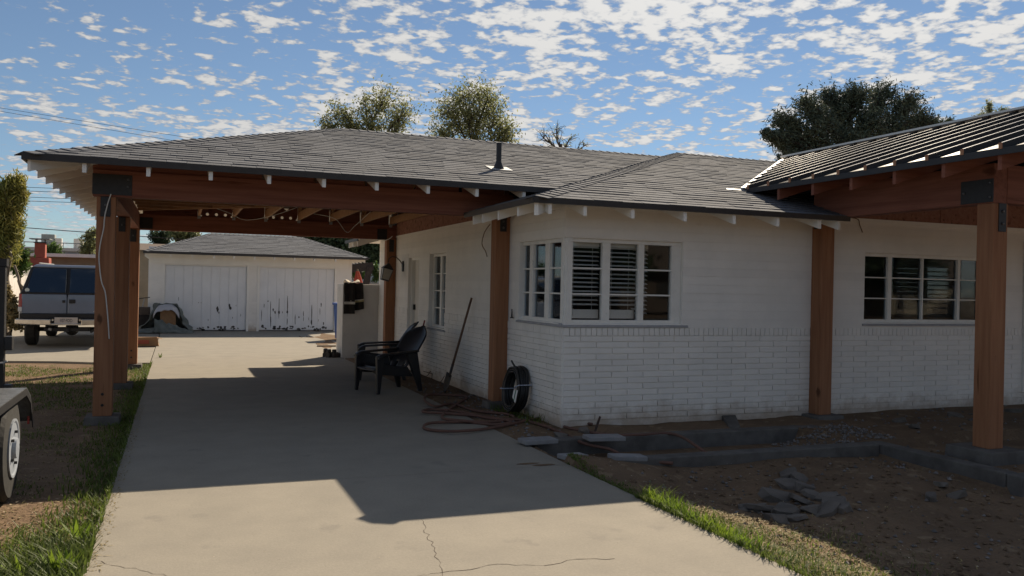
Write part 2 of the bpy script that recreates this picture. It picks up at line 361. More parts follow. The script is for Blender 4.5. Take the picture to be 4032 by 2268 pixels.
def text_mesh(s_, name, m, parent, mtx, size):
    cu = bpy.data.curves.new(name, 'FONT'); cu.body = s_; cu.size = size; cu.extrude = .0015; cu.align_x = 'CENTER'; cu.align_y = 'CENTER'
    tmp = bpy.data.objects.new('tmp', cu); col.objects.link(tmp)
    dg = bpy.context.evaluated_depsgraph_get(); me = bpy.data.meshes.new_from_object(tmp.evaluated_get(dg))
    bpy.data.objects.remove(tmp); me.materials.clear(); me.materials.append(MAT[m]); me.transform(mtx)
    o = bpy.data.objects.new(name, me); link(o, parent); return o
# ================================================================ GROUND
DX0, DX1 = -.454, 3.25                    # driveway edges
def ss(a, b, x):
    t = min(1, max(0, (x-a)/(b-a))); return t*t*(3-2*t)
def gz(x, y):
    n = .5*nz(x*1.3, y*1.3)+.25*nz(x*3.7, y*3.7, 5)+.12*nz(x*9, y*9, 9)
    if x < DX0+.02:
        z = -.03+.03*n*ss(0, -.5, x-DX0)
        z -= .05*ss(-3, -9, x)
        if y > 17.1: z = -.05
        return z
    if x <= DX1-.02: return -.09
    z = -.02+.02*n
    if y < 6.95:                           # front yard is lower than the drive
        z = -.03-.17*ss(3.3, 4.4, x)+.05*n
        z += .10*ss(6.25, 6.84, y)*(1-ss(5.8, 6.8, x)*.4)
        z += .17*math.exp(-(((x-6.0)/.75)**2+((y-5.9)/.6)**2))+.06*math.exp(-(((x-5.0)/.6)**2+((y-5.3)/.4)**2))
        if x > 6.86 and y > 5.36: z = -.05+.03*n
    elif y < 7.75 and 3.32 < x < 6.9: z = -.15+.035*n+.16*ss(6.2, 6.9, x)
    elif y < 8.0 and 3.32 < x < 6.6: z = -.15
    elif y < 8.7 and x > 3.99: z = .015+.05*n+(.03*ss(7.6, 9, x))
    elif x > 6.9: z = -.03+.03*n+.05*ss(7.5, 8.5, y)
    else: z = .0+.035*n
    return z
def axis(parts):
    o = []
    for a, b, st in parts: o += list(np.arange(a, b-1e-6, st))
    return sorted(set(np.round(o, 4)))+[parts[-1][1]]
gx = axis([(-900, -60, 210), (-60, -12, 8), (-12, -4, .8), (-4, -1.2, .16), (-1.2, -.44, .09), (-.44, 3.22, .9), (3.22, 7.2, .075), (7.2, 11.6, .16), (11.6, 20, 1.5), (20, 60, 10), (60, 900, 210)])
gy = axis([(-60, 1, 8), (1, 2.8, .4), (2.8, 8.7, .075), (8.7, 12, .15), (12, 20, .3), (20, 30, 1.2), (30, 60, 6), (60, 1500, 240)])
mb = MB()
for x in gx:
    for y in gy: mb.v.append((x, y, gz(x, y)))
ny_ = len(gy)
for i in range(len(gx)-1):
    for j in range(ny_-1): mb.f.append((i*ny_+j, (i+1)*ny_+j, (i+1)*ny_+j+1, i*ny_+j+1))
ground = struct(build(mb, 'ground', 'dirt', smooth=True, recalc=False))

# driveway slabs with recessed joints
drive = bpy.data.objects.new('driveway', None); col.objects.link(drive); struct(drive); ORG[drive.name] = Vector((0, 0, 0))
jy = [-3, 2.2, 6.815, 10.9, 14.5, 18.55, 22.6, 27.85]
for a, b in zip(jy[:-1], jy[1:]):
    x1 = DX1 if b < 19 else 5.6
    mb = MB().box(DX0, x1, a+.004, b-.004, -.12, 0)
    build(mb, 'slab', 'concrete', drive, bevel=.006)
mb = MB().box(DX0+.01, DX1-.01, -3, 27.8, -.13, -.012); build(mb, 'joint_bed', 'dirt_gray', drive)
def crack(pts, wd, seed):
    random.seed(seed); m_ = MB(); path = []
    for (a, b) in zip(pts[:-1], pts[1:]):
        a = np.array(a); b = np.array(b); k = max(3, int(np.linalg.norm(b-a)/.05)); n_ = np.array([-(b-a)[1], (b-a)[0]])/np.linalg.norm(b-a)
        for i in range(k): path.append(a+(b-a)*i/k+n_*random.uniform(-.018, .018))
    path.append(np.array(pts[-1]))
    for p, q in zip(path[:-1], path[1:]):
        d = (q-p)/np.linalg.norm(q-p); n_ = np.array([-d[1], d[0]]); w1 = .55*wd*random.uniform(.3, 1)
        m_.add([(*(p-n_*w1), .0015), (*(p+n_*w1), .0015), (*(q+n_*w1), .0015), (*(q-n_*w1), .0015)], [(0, 1, 2, 3)])
    build(m_, 'crack', 'dirt_gray', drive, recalc=False)
P2 = lambda x, y: tuple(onz(x, y)[:2])
crack([P2(1664, 2045), P2(1690, 2125), P2(1715, 2180), P2(1742, 2267)], .004, 3)
crack([P2(1690, 2257), P2(1850, 2240), P2(1960, 2224), P2(2140, 2225), P2(2270, 2205), P2(2420, 2200)], .006, 4)
crack([P2(1690, 2262), P2(1655, 2262), (.9, 4.25), (.2, 4.6), (-.44, 5.25)], .004, 5)
for (cx_, cy_) in ((2080, 1826), (2142, 1831)):
    a = onz(cx_, cy_); m_ = MB()
    pts = [(a[0]+math.cos(t)*(.085+.03*nz(t*2, cx_))*1.3, a[1]+math.sin(t)*.035, .002) for t in np.linspace(0, 2*math.pi, 18)[:-1]]
    m_.add(pts, [tuple(range(len(pts)))]); build(m_, 'spall', 'dirt', drive, recalc=False)

# parking pad left of the garage
mb = MB().prism([(-.47, 17.45, -.1), (-1.1, 17.5, -.1), (-2.1, 18.0, -.1), (-3.6, 18.35, -.1), (-4.6, 19.6, -.1), (-5.3, 21, -.1), (-5.3, 33, -.1), (-.47, 33, -.1)], (0, 0, .09))
pad = struct(build(mb, 'parking_pad', 'concrete', bevel=.01))

# porch footings (poured stem walls) and post pedestals
ft = thing('porch_footing', 'poured concrete stem walls outlining the unfinished porch and walk', 'footing', (5, 6.9, -.2))
mb = MB().box(3.32, 6.84, 6.84, 7.01, -.35, .0); build(mb, 'stem_wall', 'footing', ft, bevel=.012)
mb = MB().box(6.845, 7.0, 5.4, 7.005, -.4, .003); build(mb, 'stem_wall', 'footing', ft, bevel=.012)
mb = MB().box(6.85, 13.5, 5.24, 5.395, -.4, .0); build(mb, 'stem_wall', 'footing', ft, bevel=.012)
mb = MB().box(3.32, 7.15, 7.88, 8.06, -.35, .012); build(mb, 'stem_wall', 'footing', ft, bevel=.012)
mb = MB().hexa([(5.85, 8.06, -.2), (6.0, 8.06, -.2), (6.32, 8.6, -.2), (6.12, 8.6, -.2), (5.85, 8.06, .02), (6.0, 8.06, .02), (6.32, 8.6, .07), (6.12, 8.6, .07)]); build(mb, 'stem_wall', 'footing', ft, bevel=.01)

# ================================================================ WALL / BRICK HELPERS
class Frame:
    """wall frame: u along the wall, d outwards, z up"""
    def __init__(s, O, U, Nn): s.O = np.array(O, float); s.U = np.array(U, float); s.N = np.array(Nn, float)
    def p(s, u, d, z): return s.O+s.U*u+s.N*d+np.array([0, 0, z])
    def box(s, mb, u0, u1, d0, d1, z0, z1):
        q = [s.p(u0, d0, z0), s.p(u1, d0, z0), s.p(u1, d1, z0), s.p(u0, d1, z0), s.p(u0, d0, z1), s.p(u1, d0, z1), s.p(u1, d1, z1), s.p(u0, d1, z1)]
        return mb.hexa(q)
def wall_boxes(mb, fr, u0, u1, z0, z1, ops, d0, d1):
    us = sorted({u0, u1, *[o[0] for o in ops], *[o[1] for o in ops]}); zs = sorted({z0, z1, *[o[2] for o in ops], *[o[3] for o in ops]})
    us = [u for u in us if u0 <= u <= u1]; zs = [z for z in zs if z0 <= z <= z1]
    for a, b in zip(us[:-1], us[1:]):
        run = None
        for c, d in zip(zs[:-1], zs[1:]):
            inside = any(o[0] <= (a+b)/2 <= o[1] and o[2] <= (c+d)/2 <= o[3] for o in ops)
            if inside:
                if run: fr.box(mb, a, b, d0, d1, *run); run = None
            else: run = (run[0], d) if run else (c, d)
        if run: fr.box(mb, a, b, d0, d1, *run)
def brick_list(u0, u1, z0, ch, n, bl, ops, off0=0.0, soldier=False):
    o = []
    for k in range(n):
        za, zb = z0+k*ch, z0+(k+1)*ch
        s0 = u0 if (soldier or bl > 10) else u0-(bl/2 if (k % 2) else 0)-off0
        i = 0
        while s0+i*bl < u1-1e-4:
            a, b = max(u0, s0+i*bl), min(u1, s0+(i+1)*bl); i += 1
            segs = [(a, b)]
            for q in ops:
                if q[2] < zb-.01 and q[3] > za+.01:
                    ns = []
                    for (c, d) in segs:
                        if q[1] <= c or q[0] >= d: ns.append((c, d)); continue
                        if c < q[0]: ns.append((c, q[0]))
                        if d > q[1]: ns.append((q[1], d))
                    segs = ns
            for (c, d) in segs:
                if d-c > .03: o.append((c, d, za, zb))
    return o
BRK = {}
def lay(fr, bl, parent, joined, nobj, jn, proud, rotm, m='brick_paint'):
    """lay bricks: the first nobj as objects, the rest into the joined mesh"""
    for i, (c, d, za, zb) in enumerate(bl):
        dj = proud+random.uniform(-.0015, .0015); hz_ = random.uniform(-.0006, .0006)
        if i < nobj:
            key = (round(d-c, 3), round(zb-za, 3), jn)
            if key not in BRK:
                W, Hh = (d-c-jn)/2, (zb-za-jn)/2; t = .02; e = .0022
                vs_ = []
                for (yy, k) in ((t, 0), (-t+e, 0), (-t, e)):
                    vs_ += [(-W+k, yy, -Hh+k), (W-k, yy, -Hh+k), (W-k, yy, Hh-k), (-W+k, yy, Hh-k)]
                fs = [(3, 2, 1, 0), (8, 9, 10, 11)]
                for r in (0, 4):
                    for q in range(4): fs.append((r+q, r+(q+1) % 4, r+4+(q+1) % 4, r+4+q))
                me = bpy.data.meshes.new('brick'); me.from_pydata(vs_, [], fs); me.materials.append(MAT[m])
                bm = bmesh.new(); bm.from_mesh(me); bmesh.ops.recalc_face_normals(bm, faces=bm.faces); bm.to_mesh(me); bm.free()
                BRK[key] = me
            piece(BRK[key], 'brick', parent, fr.p((c+d)/2, dj-.02, (za+zb)/2+hz_), rotm)
        else:
            fr.box(joined, c+jn/2, d-jn/2, -.02, dj, za+jn/2, zb-jn/2)
ROT0 = Matrix.Identity(3)
# ================================================================ HOUSE
HX, HY = 3.99, 8.58
Z0, CH, BL = .08, .0677, .406
ZB = Z0+14*CH; ZB2 = ZB+.094; UC = .1016
house = thing('brick_house', 'single-storey white painted brick house with grey shingle hip roof', 'house', (7.0, 12.0, 0))
FF = Frame((HX, HY, 0), (1, 0, 0), (0, -1, 0))            # front facade
FS = Frame((HX, HY, 0), (0, 1, 0), (-1, 0, 0))            # side wall under the carport
fu = lambda px: ony(px, 1100, HY)[0]-HX
fu2 = lambda px: ony(px, 1100, HY+.17)[0]-HX
su = lambda px, py: onx(px, py, HX)[1]-HY
W1 = (0.0, 1.525, 1.165, 2.125); W2 = (4.27, 6.42, 1.195, 2.10)
WS = (0.0, 1.33, 1.165, 2.125); WK = (4.50, 5.44, .86, 2.09); DR = (6.10, 6.86, .13, 2.06)
F_OPS = [W1, W2]; S_OPS = [WS, WK, DR]
wl = MB(); BD = .0
wall_boxes(wl, FF, 0.0, 10.2, -.35, 2.60, F_OPS, -.16, BD)
wall_boxes(wl, FS, 0.1605, 9.32, -.35, 2.56, [(.1605, WS[1], WS[2], WS[3])]+[WK, DR], -.16, BD-.001)
FR = Frame((HX, HY+9.32, 0), (1, 0, 0), (0, 1, 0)); wall_boxes(wl, FR, .0, 10.2, -.35, 2.55, [], -.16, 0)
build(wl, 'wall', 'brick_paint', house)
# bricks -----------------------------------------------------------------
joined = MB(); random.seed(5)
lower = brick_list(0, 3.41, Z0, CH, 14, BL, F_OPS)
sold = brick_list(0, 3.41, ZB, .094, 1, CH, F_OPS, soldier=True)
lower2 = brick_list(3.60, 10.2, Z0, CH, 14, BL, F_OPS, off0=.1)
sold2 = brick_list(3.60, 10.2, ZB, .094, 1, CH, F_OPS, soldier=True)
lay(FF, lower, house, joined, 999, .0095, .015, ROT0)
lay(FF, sold, house, joined, 999, .008, .019, ROT0)
near2 = sorted(lower2, key=lambda b: b[0]); left = 296-len(lower)-len(sold)
lay(FF, near2, house, joined, max(0, left), .008, .013, ROT0)
lay(FF, sold2, house, joined, 0, .007, .016, ROT0)
lay(FS, brick_list(.0, 9.32, Z0, CH, 14, BL, S_OPS), house, joined, 0, .009, .014, ROT0)
lay(FS, brick_list(.0, 9.32, ZB, .094, 1, CH, S_OPS, soldier=True), house, joined, 0, .005, .016, ROT0)
upc = MB()
nup = int((2.58-ZB2)/UC)
lay(FF, brick_list(0, 10.2, ZB2, UC, nup, 40.0, F_OPS), house, upc, 0, .0055, .007, ROT0)
lay(FS, brick_list(0, 9.32, ZB2, UC, nup-1, 40.0, S_OPS), house, upc, 0, .0055, .007, ROT0)
stuff(build(joined, 'brick_courses', 'brick_paint', house)); stuff(build(upc, 'block_courses', 'brick_paint', house))
# wall-top boards and sheathing strips
mb = MB(); FF.box(mb, 3.45, 10.2, .001, .02, 2.49, 2.535); build(mb, 'trim_board', 'white_paint', house)
mb = MB(); FS.box(mb, 1.87, 7.85, .001, .02, 2.475, 2.515); build(mb, 'trim_board', 'white_paint', house)
for a, b in ((3.62, 5.55), (5.555, 7.6), (7.605, 10.2)):
    mb = MB(); FF.box(mb, a, b-.004, -.05, .012, 2.537, 3.0); build(mb, 'sheathing_panel', 'osb', house)
for a, b in ((1.87, 3.9), (3.905, 5.6), (5.605, 7.82)):
    mb = MB(); FS.box(mb, a, b-.004, -.05, .012, 2.517, 2.86); build(mb, 'sheathing_panel', 'osb', house)
# sloping brick ledge under the corner window
def ledge(fr, u0, u1, z, dd=.03, m='sill', name='window_sill'):
    mb = MB(); q = [fr.p(u0, -.07, z), fr.p(u1, -.07, z), fr.p(u1, dd, z-.02), fr.p(u0, dd, z-.02), fr.p(u0, -.07, z-.042), fr.p(u1, -.07, z-.042), fr.p(u1, dd, z-.042), fr.p(u0, dd, z-.042)]
    mb.hexa(q); return build(mb, name, m, house)
ledge(FF, -.03, 1.60, 1.166); ledge(FS, .072, 1.36, 1.164)
ledge(FF, 4.24, 6.45, 1.194); ledge(FS, 4.46, 5.47, .858)
# windows ----------------------------------------------------------------
def window(fr, op, cols, rows, dep=.05, fw=.035, name='window', muntin=.018, outer=(.05, .05, .04, .045)):
    """op opening, cols list of pane spans, rows number of panes; frame > pane, muntin"""
    mb = MB(); u0, u1, z0, z1 = op; l, r, b, t = outer
    fr.box(mb, u0, u1, -dep-.05, -dep+.015, z1-t, z1); fr.box(mb, u0, u1, -dep-.05, -dep+.015, z0, z0+b)
    edges = [u0]+[e for c in cols for e in c]+[u1]
    for a, c in zip(edges[0::2], edges[1::2]):
        if c-a > .004: fr.box(mb, a, c, -dep-.049, -dep+.013, z0+b, z1-t)
    wf = build(mb, name, 'frame_paint', house, bevel=.003)
    for (a, c) in cols:
        hh = (z1-t-z0-b)/rows
        for k in range(rows):
            za, zb_ = z0+b+k*hh, z0+b+(k+1)*hh
            pm = MB(); fr.box(pm, a, c, -dep-.026, -dep-.022, za, zb_); build(pm, 'pane', 'glass', wf)
            if k:
                mm = MB(); fr.box(mm, a, c, -dep-.034, -dep-.004, za-muntin/2, za+muntin/2); build(mm, 'muntin', 'frame_paint', wf)
    return wf
c_front = [(fu(2254), fu(2377)), (fu(2408), fu(2519)), (fu(2542), fu(2650))]
wf1 = window(FF, W1, c_front, 3)
sy = lambda px: onx(px, 1100, HX+.06)[1]-HY
c_side = sorted([(sy(2091), sy(2047)), (sy(2152), sy(2104)), (sy(2222), sy(2169))])
c_side = [(max(.09, a), b) for a, b in c_side]
wf2 = window(FS, WS, c_side, 3)
# corner mullion
mb = MB().box(HX+.012, HX+.095, HY+.012, HY+.095, 1.166, 2.125); build(mb, 'corner_mullion', 'frame_paint', house, bevel=.004)
c_r = [(fu(3404), fu(3505)), (fu(3520), fu(3640)), (fu(3645), fu(3780)), (fu(3790), 6.36)]
wf3 = window(FF, W2, c_r, 3, muntin=.014)
c_k = [(4.57, 4.92), (5.02, 5.38)]
wf4 = window(FS, WK, c_k, 4, dep=.075)
# rooms behind the panes
def room(x0, x1, y0, y1, z0, z1, m):
    mb = MB().box(x0, x1, y0, y1, z0, z1)
    mb.f = [f for f in mb.f]; return mb
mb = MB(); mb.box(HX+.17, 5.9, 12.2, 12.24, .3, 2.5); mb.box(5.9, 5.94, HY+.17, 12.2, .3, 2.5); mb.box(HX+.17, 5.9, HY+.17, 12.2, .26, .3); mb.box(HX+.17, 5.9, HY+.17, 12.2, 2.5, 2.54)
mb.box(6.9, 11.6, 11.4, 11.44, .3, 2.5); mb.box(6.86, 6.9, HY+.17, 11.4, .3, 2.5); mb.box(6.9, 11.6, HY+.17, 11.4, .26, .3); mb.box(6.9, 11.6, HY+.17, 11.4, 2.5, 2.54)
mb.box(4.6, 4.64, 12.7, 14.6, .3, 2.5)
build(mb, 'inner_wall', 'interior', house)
# venetian blinds behind the front panes
SL = {}
def blind(fr, u0, u1, z0, z1, par, dd=-.16, tilt=.35, pitch=.05, wdt=.046, bundle=.16):
    n = int((z1-z0-bundle)/pitch); key = round(u1-u0, 3); kk = (key, tilt)
    if kk not in SL:
        c, s_ = math.cos(tilt)*wdt/2, math.sin(tilt)*wdt/2
        m_ = MB().hexa([(-key/2, -c, -s_-.001), (key/2, -c, -s_-.001), (key/2, c, s_-.001), (-key/2, c, s_-.001), (-key/2, -c, -s_+.0015), (key/2, -c, -s_+.0015), (key/2, c, s_+.0015), (-key/2, c, s_+.0015)])
        me = bpy.data.meshes.new('slat'); me.from_pydata(m_.v, [], m_.f); me.materials.append(MAT['blind']); SL[kk] = me
    rm = Matrix.Identity(3) if abs(fr.U[0]) > .5 else Matrix.Rotation(math.pi/2, 3, 'Z')
    for k in range(n): piece(SL[kk], 'slat', par, fr.p((u0+u1)/2, dd, z1-.03-k*pitch), rm)
    m_ = MB(); fr.box(m_, u0, u1, dd-.025, dd+.02, z1-.02, z1+.03); build(m_, 'blind_rail', 'blind', par)
    if bundle > .1:
        m_ = MB(); fr.box(m_, u0, u1, dd-.025, dd+.02, z0+.02, z0+bundle-.04); build(m_, 'blind_bundle', 'blind', par)
    for f_ in (.2, .78):
        m_ = MB().tube([fr.p(u0+(u1-u0)*f_, dd+.026, z0+.05), fr.p(u0+(u1-u0)*f_, dd+.026, z1)], .0018, 4); build(m_, 'blind_cord', 'blind', par)
blind(FF, c_front[0][0]-.01, c_front[0][1]+.01, 1.2, 2.06, wf1)
blind(FF, c_front[1][0]-.01, c_front[1][1]+.01, 1.2, 2.06, wf1)
blind(FF, c_front[2][0]-.01, c_front[2][0]+.19, 1.2, 2.06, wf1, dd=-.3, bundle=.05)
blind(FS, .12, .44, 1.2, 2.06, wf2, bundle=.05)
# plantation shutters behind the porch window
for (a, b, tl) in ((fu2(3521), fu2(3627), 1.1), (fu2(3640), fu2(3752), .25)):
    m_ = MB()
    for (p0, p1, q0, q1) in ((a, a+.05, 1.22, 2.06), (b-.05, b, 1.22, 2.06), (a, b, 1.22, 1.31), (a, b, 1.98, 2.06)): FF.box(m_, p0, p1, -.19, -.155, q0, q1)
    sh = build(m_, 'shutter', 'blind', wf3)
    blind(FF, a+.05, b-.05, 1.30, 1.98, wf3, dd=-.172, tilt=tl, pitch=.062, wdt=.06, bundle=.03)
m_ = MB(); FF.box(m_, fu2(3756), fu2(3782), -.19, -.155, 1.22, 2.06); build(m_, 'shutter', 'blind', wf3)
# oval plant pot and papers on the porch window sill
m_ = MB().lathe([(.05, 1.235), (.075, 1.26), (.085, 1.33), (.07, 1.40), (.05, 1.42)], (HX+fu(3448), HY+.26, 0), 14)
solo(m_, 'flower_pot', 'cream_cloth', 'pale pot standing inside the porch window behind the lower pane', 'pot', smooth=True)
# film behind the narrow kitchen window
m_ = MB(); FS.box(m_, 4.52, 5.42, -.2, -.19, .9, 2.05); build(m_, 'window_film', 'window_film', wf4)
# door in its recess
m_ = MB(); FS.box(m_, DR[0]+.045, DR[1]-.045, -.15, -.11, DR[2]+.02, DR[3]-.045)
door = build(m_, 'door', 'door_paint', house, bevel=.003)
m_ = MB(); FS.box(m_, DR[0], DR[0]+.045, -.159, -.05, DR[2], DR[3]); FS.box(m_, DR[1]-.045, DR[1], -.159, -.05, DR[2], DR[3]); FS.box(m_, DR[0]+.045, DR[1]-.045, -.159, -.05, DR[3]-.045, DR[3])
build(m_, 'door_frame', 'white_paint', house)
m_ = MB(); FS.box(m_, DR[0]-.03, DR[1]+.03, -.16, .03, DR[2]-.05, DR[2]); build(m_, 'threshold', 'sill', house)
m_ = MB(); FS.box(m_, DR[1]-.12, DR[1]-.09, -.111, -.085, 1.12, 1.2); m_.lathe([(.012, -.109), (.012, -.07), (.028, -.065), (.028, -.045), (.01, -.04)], (0, 0, 0), 10)
m2 = MB(); FS.box(m2, DR[1]-.12, DR[1]-.09, -.111, -.07, 1.10, 1.20); build(m2, 'door_handle', 'iron', door)
# trim at the porch door, right end of the wall
m_ = MB(); FF.box(m_, 7.15, 7.25, .012, .04, .22, 2.35); build(m_, 'door_frame', 'white_paint', house)

# ================================================================ SHINGLES
SHM = {}
def shingles(parent, O, U, V, poly, nobj=0, expo=.142, widths=(.2, .26, .33, .33, .45), seed=1, name='shingle', lift=.003):
    """poly in (u, v); rows run along U, V goes up the slope"""
    random.seed(seed); O = np.array(O, float); U = np.array(U, float); V = np.array(V, float); Nn = np.cross(U, V)
    flip = 1
    if Nn[2] < 0: Nn = -Nn; flip = -1
    vmax = max(p[1] for p in poly); rows = int(vmax/expo)+1; jm = MB(); cand = []
    def span(v):
        us = []
        for a, b in zip(poly, poly[1:]+poly[:1]):
            if (a[1]-v)*(b[1]-v) < 0: us.append(a[0]+(b[0]-a[0])*(v-a[1])/(b[1]-a[1]))
        us.sort(); return [(us[i], us[i+1]) for i in range(0, len(us)-1, 2)]
    for j in range(rows):
        v0 = j*expo; v1 = min(v0+expo+.012, vmax)
        for (a, b) in span(min(v0+.07, vmax-.004)):
            u = a-random.uniform(0, .3)
            while u < b:
                wd = random.choice(widths); c, d = max(a, u), min(b, u+wd); u += wd
                if d-c < .03: continue
                cand.append((c, d, v0, v1, abs(d-c-wd) < 1e-6 and abs(v1-v0-expo-.012) < 1e-6, wd))
    used = 0
    R = Matrix(((U[0]*flip, V[0], Nn[0]), (U[1]*flip, V[1], Nn[1]), (U[2]*flip, V[2], Nn[2])))
    for (c, d, v0, v1, full, wd) in cand:
        th = random.choice((.008, .009, .011, .014)); g = .0022
        sl = random.uniform(-.004, .004)
        if full and used < nobj:
            key = (wd, th)
            if key not in SHM:
                W = wd/2-g; E_ = expo+.012
                p = [(-W, 0, 0), (W, 0, 0), (W, E_, -.004), (-W, E_, -.004), (-W, 0, th), (W, 0, th), (W, E_, .002), (-W, E_, .002)]
                m_ = MB().hexa(p); me = bpy.data.meshes.new('shingle'); me.from_pydata(m_.v, [], m_.f); me.materials.append(MAT['shingle']); SHM[key] = me
            piece(SHM[key], name, parent, O+U*(c+d)/2+V*(v0+sl)+Nn*lift, R); used += 1
        else:
            q = []
            for (u_, v_, h_) in ((c+g, v0+sl, 0), (d-g, v0+sl, 0), (d-g, v1, -.004), (c+g, v1, -.004), (c+g, v0+sl, th), (d-g, v0+sl, th), (d-g, v1, .002), (c+g, v1, .002)):
                q.append(O+U*u_+V*v_+Nn*(h_+lift))
            jm.hexa(q)
    if jm.v: stuff(build(jm, 'shingle_field', 'shingle', parent))
CAPM = {}
def caps(parent, p0, p1, n1, n2, wd=.15, expo=.142, name='ridge_cap'):
    """folded cap shingles along a hip or ridge; n1, n2 in-slope directions away from the line"""
    p0 = np.array(p0, float); p1 = np.array(p1, float); d = p1-p0; Ln = np.linalg.norm(d); d /= Ln
    n = int(Ln/expo); a1 = np.array(n1, float); a2 = np.array(n2, float)
    a1 = a1-d*(a1@d); a1 /= np.linalg.norm(a1); a2 = a2-d*(a2@d); a2 /= np.linalg.norm(a2)
    up = -(a1+a2); up = up if up[2] > 0 else -up
    up = up/np.linalg.norm(up) if np.linalg.norm(up) > 1e-6 else np.array([0, 0, 1.0])
    me = None; key = None; m_ = MB()
    E_ = expo+.02
    for (s0, lf) in ((0, .022), (E_, .010)):
        for (a, k) in ((a1, wd), (None, 0), (a2, wd)):
            b = d*s0+up*lf+(a*k if a is not None else 0)
            m_.v.append(tuple(b)); m_.v.append(tuple(b-up*.009))
    T = lambda i: i*2; B = lambda i: i*2+1
    m_.f += [(T(0), T(1), T(4), T(3)), (T(1), T(2), T(5), T(4)), (B(0), B(3), B(4), B(1)), (B(1), B(4), B(5), B(2)), (T(0), B(0), B(1), T(1)), (T(1), B(1), B(2), T(2)), (T(0), T(3), B(3), B(0)), (T(2), B(2), B(5), T(5)), (T(3), T(4), B(4), B(3)), (T(4), T(5), B(5), B(4))]
    me = bpy.data.meshes.new('ridge_cap'); me.from_pydata(m_.v, [], m_.f); me.materials.append(MAT['shingle'])
    bm = bmesh.new(); bm.from_mesh(me); bmesh.ops.recalc_face_normals(bm, faces=bm.faces); bm.to_mesh(me); bm.free()
    for k in range(n): piece(me, name, parent, p0+d*k*expo)
# ---------------- main roof
PT = .315
EX, EY, EZ = 3.37, 8.0, 2.48                 # front-left eave corner, top of deck
AX, AY = 7.85, 12.47; AZ_ = EZ+PT*(AY-EY); RX1 = 14.6; REY = 18.5
def slab(poly, t): return MB().prism([(p[0], p[1], p[2]-t) for p in poly], (0, 0, t))
zf = lambda y: EZ+PT*(y-EY); zl = lambda x: EZ+PT*(x-EX)
mrf = [(EX, EY, EZ), (7.45, EY, EZ), (7.45, 8.7, zf(8.7)), (RX1, 8.7, zf(8.7)), (RX1, AY, AZ_), (AX, AY, AZ_)]
roof = build(slab(mrf, .03), 'roof', 'white_paint', house)
lf = [(EX, EY), (EX, 10.25), (4.05, 10.25), (4.05, 17.0), (EX, 17.0), (EX, REY)]
mlf = [(x, y, zl(x)) for x, y in lf]+[(AX, AY, AZ_)]
build(slab(mlf, .03), 'roof_deck', 'white_paint', house)
build(slab([(EX, REY, EZ), (AX, AY, AZ_), (RX1, AY, AZ_), (RX1, REY, EZ)], .03), 'roof_deck', 'white_paint', house)
kf = math.hypot(1, PT); Vf = np.array([0, 1, PT])/kf; Vl = np.array([1, 0, PT])/kf
shingles(roof, (EX, EY-.012, EZ-.004), (1, 0, 0), Vf, [(0, 0), (7.45-EX, 0), (7.46-EX, .7*kf), (RX1-EX, .7*kf), (RX1-EX, (AY-EY)*kf), (AX-EX, (AY-EY)*kf)], 300, seed=21)
shingles(roof, (EX-.012, EY, EZ-.004), (0, 1, 0), Vl, [(0, 0), (2.25, 0), (2.25, .68*kf), (9.0, .68*kf), (9.0, 0), (REY-EY, 0), (AY-EY, (AX-EX)*kf)], 0, seed=22)
caps(roof, (EX, EY, EZ), (AX, AY, AZ_), (1, 0, 0), (0, 1, 0))
caps(roof, (AX, AY, AZ_+.0), (13.5, AY, AZ_+.0), (0, -1, -PT), (0, 1, -.234))
def drip(parent, a, b, nrm, h0=.055, name='drip_edge'):
    a = np.array(a, float); b = np.array(b, float); nn = np.array(nrm, float)
    m_ = MB().hexa([a-(0, 0, h0), b-(0, 0, h0), b-(0, 0, h0)+nn*.02, a-(0, 0, h0)+nn*.02, a+(0, 0, .004), b+(0, 0, .004), b+(0, 0, .004)+nn*.026, a+(0, 0, .004)+nn*.026])
    return build(m_, name, 'drip_edge', parent)
drip(roof, (EX-.02, EY, EZ), (7.45, EY, EZ), (0, -1, 0)); drip(roof, (EX, EY+.001, EZ), (EX, 10.25, EZ), (-1, 0, 0)); drip(roof, (EX, 17.1, EZ), (EX, REY, EZ), (-1, 0, 0))
# white rafter tails of the house
def tail(parent, p0, p1, zt, hgt=.132, wd=.04, name='rafter_tail', m='white_paint', sl=PT):
    """sloped 2x6 from the eave point p0 inwards to p1 (xy), zt deck underside at p0"""
    d = np.array([p1[0]-p0[0], p1[1]-p0[1], 0.0]); Ln = np.linalg.norm(d); d /= Ln; sd = np.array([-d[1], d[0], 0])*wd/2
    A = np.array([p0[0], p0[1], zt]); B_ = A+d*Ln+np.array([0, 0, sl*Ln])
    lo = np.array([0, 0, -hgt])
    return build(MB().hexa([A+lo-sd, A+lo+sd, B_+lo+sd, B_+lo-sd, A-sd, A+sd, B_+sd, B_-sd]), name, m, parent)
for px in (2163, 2301, 2489, 2695, 2888, 3060, 3225, 3300):
    x = ony(px, 840, EY+.03)[0]; tail(roof, (x, EY+.012), (x, min(HY, EY+(x-EX)-.02)), EZ-.028)
for px, py in ((1868, 878), (1905, 862), (1968, 850), (2045, 835)):
    y = onx(px, py, EX+.03)[1]
    if EY+.2 < y < 10.3: tail(roof, (EX+.012, y), (min(HX, EX+(y-EY)-.02), y), EZ-.028)
for y in (17.25, 17.75, 18.2): tail(roof, (EX+.012, y), (min(HX, EX+(REY-y)*.7), y), EZ-.028)
tail(roof, (EX+.03, EY+.03), (HX-.05, HY-.05), EZ-.03, .15, .045, sl=PT/1.414*1.0)
